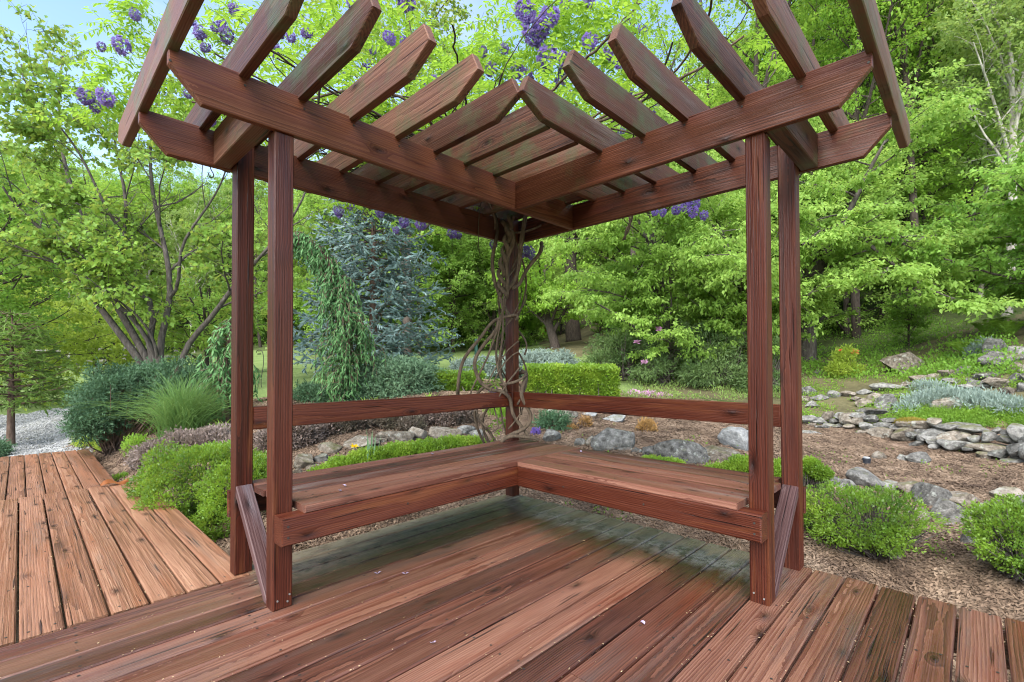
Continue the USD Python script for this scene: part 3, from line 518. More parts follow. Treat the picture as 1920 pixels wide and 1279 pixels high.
P_PURPLE = petalmat('purple_petal', [(.1, (.09, .045, .24)), (.5, (.24, .155, .52)), (.9, (.52, .43, .80))])
P_PINK = petalmat('pink_petal', [(.1, (.45, .18, .38)), (.9, (.75, .50, .68))]); P_YEL = petalmat('yellow_petal', [(.1, (.70, .45, .01)), (.9, (.9, .7, .03))]); P_RED = petalmat('coral_petal', [(.1, (.6, .08, .05)), (.9, (.8, .2, .12))])
def rock_mat(name, a, b, c, lich=(.42, .44, .38)):
    N = {'tc': ('geometry', {}), 'oi': ('object_info', {}), 'n': ('noise_texture', dict(scale=14., detail=8.0, roughness=.7)), 'n2': ('noise_texture', dict(scale=11.0, detail=6.0, roughness=.7)), 'r': ('rgb_ramp', dict(ramp=[(.30, a), (.5, b), (.68, c)])),
         'o': ('math', dict(math_type='multiply_add', value2=.2, value3=-.1)), 's': ('math', dict(math_type='add')), 'lr': ('map_range', dict(from_min=.57, from_max=.63, to_min=0, to_max=.7, clamp=True)), 'x': ('mix_color', dict(b=lich)),
         'n3': ('noise_texture', dict(scale=2.6, detail=5.0, roughness=.7)), 'sx': ('separate_xyz', {}), 'mu': ('math', dict(math_type='multiply')), 'mr': ('map_range', dict(from_min=.44, from_max=.60, to_min=0, to_max=.7, clamp=True)), 'y': ('mix_color', dict(b=(.10, .10, .028))),
         'b': ('bump', dict(strength=1.0, distance=.035)), 'p': ('principled_bsdf', dict(roughness=.9, specular_ior_level=.2))}
    return usdkit.material(stage, '/World/Looks/' + name, N, [('tc.position', 'n.vector'), ('tc.position', 'n2.vector'), ('tc.position', 'n3.vector'), ('oi.random', 'o.value1'), ('n.fac', 's.value1'), ('o.value', 's.value2'), ('s.value', 'r.fac'), ('r.color', 'x.a'), ('n2.fac', 'lr.value'), ('lr.result', 'x.fac'),
        ('tc.normal', 'sx.vector'), ('sx.z', 'mu.value1'), ('n3.fac', 'mu.value2'), ('mu.value', 'mr.value'), ('x.result', 'y.a'), ('mr.result', 'y.fac'), ('y.result', 'p.base_color'), ('n.fac', 'b.height'), ('b.normal', 'p.normal')], surface='p.BSDF')
R_GREY = rock_mat('grey_stone', (.035, .033, .030), (.125, .120, .110), (.26, .25, .232), (.30, .31, .275)); R_TAN = rock_mat('tan_stone', (.045, .036, .028), (.155, .130, .102), (.28, .245, .205), (.31, .31, .27)); R_LIGHT = rock_mat('light_stone', (.15, .15, .148), (.27, .27, .265), (.38, .38, .375), (.42, .42, .40))
ICO = trimesh.creation.icosphere(3); ICO2 = trimesh.creation.icosphere(2)
def rock(seed, ra, rz=0.0, sharp=.5, cuts=13, base=ICO):
    r = np.random.default_rng(seed); v = np.array(base.vertices)
    v = v * (1 + .34 * (meshkit.fbm(v * 1.3 + seed * 3.3, 3, seed) - .5))[:, None]
    for _ in range(cuts):        # split faces
        n = norm(r.normal(size=3)); d = r.uniform(.46, .80); e = v @ n - d; v = v - np.where(e > 0, e * .96, 0)[:, None] * n
    v = v * (1 + .16 * (meshkit.fbm(v * 4 + seed, 3, seed + 4) - .5))[:, None]
    v = v / np.abs(v).max(0) * np.array(ra); c, s = math.cos(rz), math.sin(rz)
    v[:, :2] = v[:, :2] @ np.array([[c, s], [-s, c]]); return v, np.array(base.faces)
# ------------------------------------------------------------------ stones
RZ0_ = math.atan2(RT[1], RT[0]); _seed = [100]
def stone_geo(px, py, w, h, d, dep=None, flat=1.0, sharp=.5):
    _seed[0] += 1; r = np.random.default_rng(_seed[0]); a = w * .60 * d / FPX; b = h * .70 * d / FPX
    dep = dep or max(b * 1.0, a * r.uniform(.55, .8)); c = at(px, py, d + dep * .55)
    v, f = rock(_seed[0], (a, dep, b), RZ0_ + r.normal(0, .12), sharp, base=ICO if w > 26 else ICO2); return v, f, c
def stones_of(parent, rows, depth_fn, mats):
    for k, (px, py, w, h) in enumerate(rows):
        v, f, c = stone_geo(px, py, w, h, depth_fn(px, py + h * .5))
        mesh(parent, 'stone', (v + c, f), mats[int(k * 7 + px) % len(mats)], 38)
def z2(lst, x0, y0, s): return [(x0 + a / s, y0 + b / s, w / s, h / s) for a, b, w, h in lst]
def gdepth(px, py): return hit(px, py)[1]
MID = z2([(140,720,130,60),(230,740,160,50),(310,700,110,60),(330,775,100,40),(400,780,90,34),(380,740,110,40),(470,710,100,80),(490,750,80,40),(480,785,100,34),(570,740,110,50),(560,690,160,40),(620,780,130,50),(600,830,110,40),(660,650,200,60),(750,835,180,70),(790,770,170,50),(830,740,120,40),(920,850,220,90),(940,810,150,40),(1190,750,120,80),(1060,830,110,50),(1090,885,120,60),(1200,850,200,90),(1040,930,130,50),(1190,915,130,40),(1190,950,110,40),(1340,870,230,90),(1370,935,250,70),(1430,790,350,60),(1520,815,250,60),(1520,880,100,60),(1630,870,150,80),(1630,950,280,70),(1770,890,150,60),(1700,820,80,50),(1770,835,80,40),(1870,840,150,130),(1870,980,200,140),(1720,1010,150,70),(1590,1025,120,70),(1800,1065,180,44),(1450,965,90,26),(1950,900,120,100),(2020,1010,160,140),(2050,880,150,110),(700,800,120,50),(850,790,120,50),(1000,860,120,60),(1270,800,130,60),(1160,890,120,60),(1430,880,120,70),(260,790,110,34),(180,770,90,34),(680,720,120,50),(420,700,100,50)], 1480, 620, 4.364)
MOSS1 = z2([(1000, 768, 270, 78)], 1480, 620, 4.364)
UPW = z2([(1065,410,150,70),(1180,390,110,60),(1320,360,170,80),(1440,340,130,80),(1340,415,150,44),(1480,415,100,60),(1570,320,120,50),(1660,360,260,70),(1700,315,170,40),(1840,310,80,80),(1440,465,200,60),(1600,460,120,50),(1720,430,230,90),(1870,400,160,80),(1790,500,140,60),(1560,370,100,60),(1530,440,120,50),(1960,300,120,90),(1980,400,140,90),(1920,470,120,70)], 1480, 620, 4.364)
LOWR = z2([(150,500,100,80),(250,550,170,50),(360,530,120,60),(490,525,120,50),(620,500,110,50),(790,465,220,60),(600,600,150,70),(800,590,190,110),(780,640,120,60),(930,535,150,40),(960,445,120,50),(700,540,120,50),(120,560,90,50),(190,610,120,60),(540,560,100,40)], 1480, 620, 4.364)
BIG = z2([(1760,240,330,110),(1700,150,200,130),(1870,190,150,100)], 1480, 620, 4.364)
EDGE_R = [(1514,865,20,14),(1519,886,32,16),(1553,901,46,32),(1620,900,62,34),(1668,911,37,20),(1704,918,41,25),(1743,932,55,40),(1801,937,60,31),(1778,960,64,38),(1727,966,37,26),(1775,979,55,14),(1837,955,25,20),(1892,930,60,26),(1890,954,76,31),(1819,996,20,15),(1821,1012,34,24),(1950,950,60,40),(1530,876,28,14),(1585,912,30,20)]
EDGE_B = z2([(200,400,150,90),(420,445,100,60),(510,440,90,80),(670,430,290,160),(770,490,160,54),(840,510,90,60),(940,510,150,74),(1180,530,340,160),(1480,540,310,100),(1330,560,120,60)], 980, 720, 4)
EDGE_L = z2([(220,600,180,130),(370,570,130,80),(290,650,160,60),(170,680,80,50),(430,490,200,86),(650,450,350,96),(970,400,280,96),(1160,370,170,104),(1370,365,240,114),(1550,350,140,84),(1640,380,130,84),(740,510,140,54),(840,430,120,60),(60,660,120,60)], 520, 730, 4.364)
mid_base = lambda px: np.interp(px, [1480, 1560, 1700, 1800, 1900, 2000], [800, 803, 838, 856, 874, 890])
def mid_depth(px, yb):
    b = float(mid_base(px)); d = gdepth(px, max(b, yb)); return d + max(0, (b - yb)) * d / FPX * .9
wall = thing('dry_stone_wall', 'long low dry stone wall of grey rubble across the mulch bed at right', 'stone wall')
stones_of(wall, MID, mid_depth, [R_GREY, R_TAN, R_GREY, R_GREY])
wall2 = thing('dry_stone_wall', 'upper dry stone wall under the big boulders at the right edge', 'stone wall')
stones_of(wall2, UPW, gdepth, [R_GREY, R_GREY, R_TAN])
wall3 = thing('dry_stone_wall', 'broken row of mossy stones on the bank behind the lower wall', 'stone wall')
stones_of(wall3, LOWR, gdepth, [R_GREY, R_TAN])
e1 = thing('stone_edging', 'row of rough grey stones edging the mulch bed beside the right boxwood bushes', 'stone edging'); stones_of(e1, EDGE_R, gdepth, [R_GREY, R_GREY, R_TAN])
e2 = thing('stone_edging', 'row of rounded lichen-spotted stones behind the right arm of the bench', 'stone edging'); stones_of(e2, EDGE_B, gdepth, [R_GREY, R_GREY, R_TAN])
e3 = thing('stone_edging', 'row of tan stones behind the left arm of the bench', 'stone edging'); stones_of(e3, EDGE_L, gdepth, [R_TAN, R_TAN, R_GREY])
def boulder(px, py, w, h, label, mat, d=None, dep=None):
    v, f, c = stone_geo(px, py, w, h, d or gdepth(px, py + h * .45), dep); p = thing('boulder', label, 'boulder', c)
    g = usdkit.mesh(stage, p + '/stone', (v, f), mat, 40); return p
boulder(1380, 828, 52, 40, 'pale smooth grey boulder behind the right inner post', R_LIGHT)
boulder(1152, 786, 48, 16, 'pale flat boulder in the mulch just under the right back rail', R_LIGHT)
boulder(1062, 779, 40, 17, 'brownish angular stone in the mulch near the corner post', R_TAN)
boulder(1036, 774, 24, 12, 'tan wedge-shaped stone beside the corner post below the right rail', R_TAN)
boulder(1100, 777, 34, 9, 'flat pale stone sunk in the mulch behind the right back rail', R_LIGHT)
boulder(1725, 861, 46, 21, 'low speckled grey boulder half buried in the open mulch', R_GREY); boulder(1691, 860, 24, 12, 'small grey stone next to the half buried boulder', R_GREY); boulder(1645, 856, 26, 16, 'dark pitted stone right beside the black pipe cap', R_TAN)
boulder(1519, 812, 40, 9, 'flat grey slab lying in mulch right of the right outer post', R_GREY)
boulder(1700, 683, 88, 36, 'wide mossy boulder lying on the bank below the dogwood', R_TAN)
for (b, l) in zip(BIG, ('broad angular boulder on top of the upper wall at right', 'pointed boulder highest on the right bank', 'rugged boulder at the right edge of the picture')): boulder(*b, l, R_GREY)
boulder(1796, 764, 76, 30, 'mossy brown boulder in the silver plants', R_TAN)
boulder(1533, 699, 14, 10, 'small dark upright stone near the yellow azalea', R_GREY)
v, f, c = stone_geo(*MOSS1[0], mid_depth(MOSS1[0][0], MOSS1[0][1] + 8)); p_ = mesh(wall, 'stone', (v + c, f), R_TAN, 38, label='stone topped with yellow moss')
r = np.random.default_rng(5); mp_ = norm(r.normal(size=(2600, 3))); mp_ = mp_[mp_[:, 2] > .05]
cs, sn = math.cos(RZ0_), math.sin(RZ0_); ext = np.abs(v).max(0); e_ = mp_ * np.array([MOSS1[0][2] * .5 * 7 / FPX, .14, MOSS1[0][3] * .55 * 7 / FPX]); e_[:, :2] = e_[:, :2] @ np.array([[cs, sn], [-sn, cs]])
mesh(wall, 'moss', tufts(c + e_ + [0, 0, .01], mp_, r, 3, .022, .4, quad=False), leafmat('moss_leaf', [(.1, (.16, .13, .02)), (.5, (.33, .25, .05)), (.9, (.45, .36, .10))]), kind='stuff', label='yellow-brown cushion of moss')

# mulch chips, gravel stones, seed litter
def chips(r, P, size, asp):
    n = len(P); az = r.uniform(0, 2 * np.pi, n); ax = np.column_stack([np.cos(az), np.sin(az), r.normal(0, .22, n)]); return leaves(P, norm(ax), norm(r.normal(0, .35, (n, 3)) + [0, 0, 1]), size, size * asp, .05)
M_CHIP = leafmat('bark_chip', [(.05, (.06, .038, .027)), (.4, (.20, .138, .094)), (.75, (.38, .285, .205)), (.97, (.60, .50, .41))], trans=.0, rough=.9, patch=4.)
r = np.random.default_rng(21); n = 5200; az = r.uniform(-54, 54, n) * math.pi / 180 + YAW; rr_ = np.sqrt(r.uniform(2.0 ** 2, 10.8 ** 2, n))
x_, y_ = EYE[0] + rr_ * np.cos(az), EYE[1] + rr_ * np.sin(az); ok = np.ones(n, bool)
for x0, y0, x1, y1 in DECKS: ok &= ~((x_ < x1 + .06) & (y_ < y1 + .06))
pa_, pr_ = polar(x_, y_); pxs = 963.2 - FPX * np.tan(pa_); pdp = pr_ * np.cos(pa_)
ok &= ~((pxs > 1440) & (pdp > 6.9 + np.clip(1900 - pxs, 0, 500) * .0036)) & ~((pxs < 150) & (pdp > 7.3))
def chip_patch(k, n=560, R=.26):
    rr = np.random.default_rng(k); a, q = rr.uniform(0, 6.283, n), R * np.sqrt(rr.random(n)); return chips(rr, np.column_stack([q * np.cos(a), q * np.sin(a), rr.uniform(.0, .022, n)]), rr.uniform(.012, .046, n), rr.uniform(.14, .45, n))
patches('bark_chips', 'loose brown bark chips covering the planting beds', 'bark mulch', [chip_patch(k) for k in range(9)], M_CHIP, np.column_stack([x_, y_])[ok], r)
r = np.random.default_rng(22); n = 700; px_, d_ = r.uniform(-60, 165, n), r.uniform(7.6, 12.3, n); P = np.array([at(a, 673.2, b)[:2] for a, b in zip(px_, d_)]); P = P[(P[:, 1] > 7.3) | (P[:, 0] > -2.1)]
def stone_patch(k, n=130, R=.22):
    rr = np.random.default_rng(k + 50); o_ = trimesh.creation.box((1.3, 1.2, 1.1)); a, q = rr.uniform(0, 6.283, n), R * np.sqrt(rr.random(n)); c = np.column_stack([q * np.cos(a), q * np.sin(a), rr.uniform(-.004, .012, n)]); V = []
    for i in range(n): V.append(o_.vertices @ trimesh.transformations.random_rotation_matrix(rr.random(3))[:3, :3].T * rr.uniform(.012, .03) + c[i])
    return np.vstack(V), (o_.faces[None] + (np.arange(n) * 8)[:, None, None]).reshape(-1, 3)
patches('gravel', 'pale grey gravel lying on the path', 'gravel', [stone_patch(k) for k in range(5)], R_LIGHT, P, r)
# seed husks that collect in the board joints
r = np.random.default_rng(23); P = []
for k in range(1, 26):
    yk = .02 - P0 * k
    for _ in range(60):
        if r.random() < .8: P.append((r.uniform(-3.6, 0), yk + r.normal(0, .004 if r.random() < .8 else .03), .003))
for _ in range(70): P.append((r.uniform(-3.4, -.05), r.uniform(-3.4, -.05), .003))
for k in range(9):
    for _ in range(25): P.append((-2.195 - .1492 * k - .003 + r.normal(0, .004), r.uniform(0, 3), .003))
P = np.array(P); n = len(P); M_SEED = leafmat('seed_husk', [(.1, (.25, .17, .09)), (.5, (.45, .34, .2)), (.9, (.7, .6, .45))], trans=0, rough=.8)
tag(stage.GetPrimAtPath(mesh('/World', 'seed_husks', chips(r, P, r.uniform(.004, .011, n), .5), M_SEED)), 'tiny tan seed husks caught in the deck joints', 'seed litter', kind='stuff')
def petal(P, k):
    rr = np.random.default_rng(k); p = thing('fallen_petal', None, 'petal', P); v, f = join([leaves(np.zeros((1, 3)), norm(np.array([[math.cos(a), math.sin(a), .5]])), norm(np.array([[0, .2, 1.]])), .022, .017, .5, True) for a in (rr.uniform(0, 6), rr.uniform(0, 6))])
    usdkit.mesh(stage, p + '/petal', (v, f), P_PETAL); return p
P_PETAL = petalmat('pale_petal', [(.1, (.33, .26, .42)), (.9, (.52, .47, .56))])
for (px, py, z, lb) in ((648, 912, .487, 'pale lilac petal in the middle of the left seat'), (640, 921, .487, 'smaller lilac petal near the front of the left seat'), (708, 1076, .004, 'lilac petal on the deck boards in front of the left bench'), (760, 1077, .004, 'lilac petal on the deck further from the left inner post'), (811, 1205, .004, 'lilac petal at the front middle of the deck'), (1209, 1171, .004, 'white petal on the deck in front of the right bench'), (1090, 848, .487, 'pale petal on the back of the right seat'), (812, 852, .487, 'lilac petal near the back edge of the left seat')):
    dv = FW + RT * (px - 963.2) / FPX - UP * (py - 673.2) / FPX; q = EYE + dv * (z - EYE[2]) / dv[2]; tag(stage.GetPrimAtPath(petal(q, px)), lb)
# curled dead leaf where the two left decks meet
q = np.array([-2.33, 3.06, -.02]); dl = thing('dead_leaf', 'curled orange brown dead leaf on the edge of the left deck', 'leaf', (-2.44, 3.0, .006))
u_ = np.linspace(0, 1, 9); V = []
for a in u_:
    wv = .055 * math.sin(math.pi * min(1, a * 1.05 + .02)) ** .8 * (1 + .3 * math.sin(a * 19)); V += [(a * .22 - .11, -wv, .03 * math.sin(a * 5)), (a * .22 - .11, 0, .006 + .012 * math.sin(a * 3)), (a * .22 - .11, wv, .045 * math.sin(a * 4 + .5) ** 2 + .008)]
F = []
for i in range(8):
    for j in range(2): a = i * 3 + j; F += [[a, a + 3, a + 4], [a, a + 4, a + 1]]
usdkit.mesh(stage, dl + '/blade', (np.array(V), F), leafmat('dead_leaf_skin', [(.1, (.22, .07, .02)), (.9, (.42, .17, .05))], trans=.2), True)
v, f = tube([(-.17, .01, .012), (-.14, .004, .01), (-.10, 0, .008)], [.003, .0025, .002], 5); usdkit.mesh(stage, dl + '/stalk', (v, f), B_BROWN)
# black cap standing in the mulch
q, d_ = hit(1625, 872); cp = thing('pipe_cap', 'small black plastic pipe cap standing in the mulch', 'pipe cap', q)
def lathe(prof, n=20): return trimesh.creation.revolve(np.array(prof, float), sections=n)
M_BLK = usdkit.material(stage, '/World/Looks/black_plastic', {'p': ('principled_bsdf', dict(base_color=(.018, .020, .026), roughness=.45))}, surface='p.BSDF')
M_GRN = usdkit.material(stage, '/World/Looks/green_plastic', {'p': ('principled_bsdf', dict(base_color=(.01, .05, .035), roughness=.5))}, surface='p.BSDF')
M_CAPTOP = usdkit.material(stage, '/World/Looks/grey_plastic', {'p': ('principled_bsdf', dict(base_color=(.30, .31, .32), roughness=.5))}, surface='p.BSDF')
s_ = d_ / FPX
usdkit.mesh(stage, cp + '/pipe', lathe([(0, -.05), (6 * s_, -.05), (6 * s_, 13 * s_), (0, 13 * s_)]), M_BLK, 40)
usdkit.mesh(stage, cp + '/collar', lathe([(6.05 * s_, 9 * s_), (7 * s_, 9 * s_), (7 * s_, 12 * s_), (6.05 * s_, 12 * s_)]), M_BLK, 40)
usdkit.mesh(stage, cp + '/lid', lathe([(0, 13.2 * s_), (5.6 * s_, 13.2 * s_), (5.2 * s_, 15 * s_), (0, 15.4 * s_)]), M_CAPTOP, 40)
# orange garden bench far up the lawn
q, d_ = hit(1027, 629); ob = thing('garden_bench', 'small bright orange bench far up the lawn', 'bench', (q[0], q[1], q[2]), RZ0_)
M_OR = usdkit.material(stage, '/World/Looks/orange_paint', {'p': ('principled_bsdf', dict(base_color=(.62, .11, .03), roughness=.5))}, surface='p.BSDF')
def boxm(x0, x1, y0, y1, z0, z1): return trimesh.creation.box(bounds=[(x0, y0, z0), (x1, y1, z1)])
s_ = d_ / FPX; wq = 11 * s_
for k in range(3): mesh(ob, 'seat_slat', boxm(-wq, wq, -.5 + k * .17, -.36 + k * .17, .40, .45), M_OR)
for k in range(3): mesh(ob, 'back_slat', boxm(-wq, wq, .0, .05, .55 + k * .17, .68 + k * .17), M_OR)
for sx in (-1, 1):
    mesh(ob, 'leg', boxm(sx * wq * .9 - .06, sx * wq * .9 + .06, -.5, -.4, -.2, .40), M_OR); mesh(ob, 'leg', boxm(sx * wq * .9 - .06, sx * wq * .9 + .06, -.001, .09, -.2, 1.05), M_OR)
# post and rail fence at the left
M_RAIL = wood('weathered_wood', (.05, .046, .042), (.13, .12, .105), (.22, .205, .185), (.7, .9))
fn = thing('rail_fence', 'grey weathered post and rail fence on the left lawn', 'fence'); fp = [on(px, dd) for px, dd in ((48, 25.5), (145, 25.), (236, 24.8), (330, 24.6))]
for p in fp:
    m, g = board(rect(-.3, 1.25, 0, .16), .16, p - [.08, .08, 0], Z, Y, X, .01); mesh(fn, 'post', m, M_RAIL, False, g)
for a, b in zip(fp[:-1], fp[1:]):
    for hz in (.45, 1.02):
        a_, b_ = a + [0, 0, hz], b + [0, 0, hz]; dv = b_ - a_; L_ = np.linalg.norm(dv); dv /= L_; nn = norm(np.cross(dv, Z)); hh = np.cross(nn, dv); m, g = board(rect(.06, L_ - .06, 0, .12), .06, a_ + nn * -.03, dv, nn, hh, .008); mesh(fn, 'rail', m, M_RAIL, False, g)
# shepherd's hook seen between the left posts, green stake on the lawn
q = on(493, 11.0); hk = thing('garden_hook', 'thin dark shepherd hook standing between the left posts', 'garden hook', q)
usdkit.mesh(stage, hk + '/rod', tube(smooth_path([(0, 0, -.1), (0, 0, .45), (0, 0, .78), (-.03, .03, .86), (-.09, .09, .86), (-.11, .11, .80)], 26), .008, 6), M_METAL, True)
q = on(893, 15.); gs = thing('garden_stake', 'short dark green stake standing on the lawn', 'stake', q); usdkit.mesh(stage, gs + '/stake', tube([(0, 0, -.1), (0, 0, .4), (0, 0, .86)], [.06, .06, .055], 8), M_GRN, 40)
usdkit.mesh(stage, gs + '/top', lathe([(0, .86), (.062, .86), (.062, .9), (.03, .93), (0, .94)], 10), M_GRN, 40)
# terracotta pot beside the left juniper
q, d_ = hit(190, 812); tp = thing('plant_pot', 'small terracotta pot half hidden under the left juniper', 'plant pot', q); M_TERRA = gmat('terracotta', [(.2, (.25, .11, .06)), (.6, (.42, .21, .13)), (.9, (.5, .28, .18))], 20., bump=.002)
usdkit.mesh(stage, tp + '/pot', lathe([(0, -.02), (.075, -.02), (.10, .16), (.085, .16), (.07, .01), (0, .01)]), M_TERRA, 40); usdkit.mesh(stage, tp + '/rim', lathe([(.1005, .135), (.118, .135), (.12, .175), (.1005, .175)]), M_TERRA, 40)
# ------------------------------------------------------------------ shrubs
def shrub(name, label, cat, foliage, mat, stems=None, smat=None, group=None):
    p = thing(name, label, cat, group=group); mesh(p, 'foliage', foliage, mat)
    if stems is not None: mesh(p, 'stem', stems, smat or B_BROWN, True)
    return p
def stems_to(r, base, pts, n, r0=.012, mid=.5, spread=.05):
    b = Br()
    for q in pts[r.choice(len(pts), min(n, len(pts)), replace=False)]:
        s = base + r.normal(0, spread, 3) * [1, 1, 0]; m = s * (1 - mid) + q * mid + np.array([0, 0, -.1 * np.linalg.norm(q - s)]) + r.normal(0, .02, 3); b.add([s, (s + m) / 2 + r.normal(0, .01, 3), m, (m + q) / 2 + r.normal(0, .015, 3), q], [r0, r0 * .8, r0 * .6, r0 * .4, r0 * .2])
    return b.mesh(5)
RH = np.array([RT[0], RT[1], 0.]); RH /= np.linalg.norm(RH); FH = np.array([FW[0], FW[1], 0.]); FH /= np.linalg.norm(FH)
def ell(px, py, d, w, h, dep=None):      # ellipsoid seen at px,py with half sizes w,h pixels at depth d
    s = d / FPX; return (at(px, py, d), np.array([w * s, (dep if dep else w * s * .8), h * s]))
def rotblob(r, n, ells, floor=None, **k):            # ellipsoids whose first axis runs across the view
    k['floor'] = None if floor is None else floor - EYE[2]
    fr = np.stack([RH, FH, [0, 0, 1.]]); p, o = blob(r, n, [(fr @ (c - EYE), ra) for c, ra in ells], **k); return p @ fr + EYE, o @ fr
r = np.random.default_rng(31)
# clipped boxwood, left: wide mound in front of the outer post
E_ = [ell(345, 905, 4.4, 80, 68, .42), ell(405, 900, 4.4, 85, 66, .42), ell(455, 925, 4.2, 60, 70, .40), ell(330, 940, 4.1, 50, 50, .3), ell(420, 975, 3.95, 45, 40, .25)]
p, o = rotblob(r, 12500, E_, shell=.66, rough=.38, floor=-.33); base = on(400, 4.35)
shrub('boxwood', 'dense bright green boxwood mound in front of the left outer post', 'shrub', tufts(p, o, r, 6, .023, .55, .5, .55, quad=False), L_BOX, stems_to(r, base, p[p[:, 2] < .5], 90, .012), B_GREY)
E_ = [ell(500, 885, 5.0, 30, 30, .3), ell(470, 900, 4.8, 40, 40, .3)]
# sparse boxwood right of the pergola, on a short trunk
def sparse_box(ells, base, n, seed, lab, trunk_h, extra=()):
    r = np.random.default_rng(seed); p, o = rotblob(r, n, ells, shell=.4, rough=.55, floor=base[2] + trunk_h)
    keep = meshkit.fbm(p * 9.0, 3, seed) > .43; p, o = p[keep], o[keep]
    s = stems_to(r, base + [0, 0, trunk_h * .4], p, 260, .010, .45); b = Br()
    for k in range(5): q = r.normal(0, .03, 2); b.add([base + [q[0], q[1], -.06], base + [q[0] * .6, q[1] * .6, trunk_h * .5], base + [q[0] * 2, q[1] * 2, trunk_h * 1.2]], [.030, .024, .014])
    t = b.mesh(7); pth = shrub('boxwood', lab, 'shrub', tufts(p, o, r, 7, .021, .55, .45, .6), L_BOX, s, B_GREY); mesh(pth, 'trunk', t, B_VINE, True)
base = on(1641, 3.56); sparse_box([ell(1600, 965, 3.55, 85, 42, .32), ell(1660, 958, 3.55, 62, 36, .3), ell(1560, 950, 3.7, 55, 40, .26), ell(1650, 1005, 3.4, 62, 24, .2), ell(1600, 990, 3.45, 70, 32, .2), ell(1535, 965, 3.8, 30, 38, .15)], base, 6500, 33, 'airy boxwood bush on a short trunk right of the right posts', .13)
base = on(1925, 3.0); sparse_box([ell(1890, 990, 3.1, 58, 38, .25), ell(1950, 985, 3.1, 70, 46, .28), ell(1875, 1025, 3.0, 36, 24, .14), ell(1920, 1040, 2.95, 50, 36, .2)], base, 3800, 34, 'boxwood bush cut off by the right edge of the picture', .10)
# low boxwood sprouts behind the bench
for (cells, lab) in (([(640, 872, 5.0, 30, 14), (690, 862, 5.15, 40, 18), (745, 852, 5.25, 45, 20), (800, 845, 5.35, 40, 20), (850, 836, 5.5, 34, 16), (885, 832, 5.6, 24, 12), (605, 885, 4.9, 24, 8)], 'low row of bright green boxwood behind the left seat'), ([(1400, 882, 4.7, 40, 24), (1440, 893, 4.6, 40, 26), (1345, 885, 4.9, 28, 12), (1475, 880, 4.6, 20, 20)], 'low bright green boxwood behind the right seat beside the inner post'), ([(1255, 872, 5.0, 25, 9), (1220, 866, 5.1, 18, 7)], 'thin strip of young green leaves behind the middle of the right seat'), ([(1520, 878, 4.9, 16, 16), (1540, 888, 4.8, 14, 10)], 'tuft of fresh green leaves beside the right outer post'), ([(498, 890, 4.9, 16, 34), (485, 905, 4.8, 20, 20)], 'bright boxwood seen between the two left posts')):
    E_ = [ell(*q, q[3] * q[2] / FPX * .8) for q in cells]; p, o = rotblob(r, int(140 * sum(q[3] * q[4] for q in cells) ** .5), E_, shell=.3, rough=.4); b0 = np.mean([e[0] for e in E_], 0); b0[2] = gz(b0[0], b0[1]); st = []
    lo = p.copy(); k = r.choice(len(p), min(90, len(p)), replace=False); b = Br()
    for q in p[k]: b.add([[q[0] + r.normal(0, .05), q[1] + r.normal(0, .05), gz(q[0], q[1]) - .03], q], [.005, .002])
    shrub('boxwood', lab, 'shrub', tufts(p, o, r, 6, .024, .55, .5, .55), L_BOX, b.mesh(4), B_GREY)
# clipped hedge behind the lawn edge
def hedge(px0, px1, ytop, ybot, d0, d1, dep, lab, n, mat=L_BOX, size=.05):
    r = np.random.default_rng(int(px0)); s = r.random(n); px = px0 + (px1 - px0) * s; d = d0 + (d1 - d0) * s; zt = np.array([at(a, ytop, c)[2] for a, c in zip(px, d)]); P = np.array([at(a, 673.2, c) for a, c in zip(px, d)]); zb = ground(P[:, 0], P[:, 1])
    f = r.random(n); side = f < .5; w = r.uniform(-1, 1, n); hh = r.random(n) ** .7
    off = np.where(side, -1 + .15 * r.random(n), w); z = np.where(side, zb + (zt - zb) * hh, zt - .05 * r.random(n)); rnd = 1 - .25 * np.clip((z - zb) / (zt - zb + 1e-6) - .75, 0, 1) * 3 * side
    P = P + FH * (off * dep * rnd)[:, None]; P[:, 2] = z + .10 * (meshkit.fbm(P * 2.5, 3, 4) - .5); o = np.where(side[:, None], -FH, [0, 0, 1.]) ; p = thing('box_hedge', lab, 'hedge')
    mesh(p, 'foliage', tufts(P, o, r, 4, size, .55, .3, .6), mat); b = Br()
    for k in range(40): q = P[r.integers(n)]; b.add([[q[0] + r.normal(0, .08), q[1] + r.normal(0, .08), gz(q[0], q[1]) - .04], [q[0], q[1], max(q[2] - .1, gz(q[0], q[1]) + .05)]], [.014, .007])
    mesh(p, 'stem', b.mesh(4), B_GREY)
hedge(985, 1150, 690, 745, 9.6, 9.0, .45, 'long clipped green box hedge right of the vine post', 11000)
hedge(808, 905, 702, 738, 9.6, 9.7, .35, 'short clipped box hedge left of the vine post', 6000)
def snap(q): return (q[0], q[1], hit(q[0], q[1] + q[4] * .75)[1], *q[3:])      # stands on the ground seen at its foot
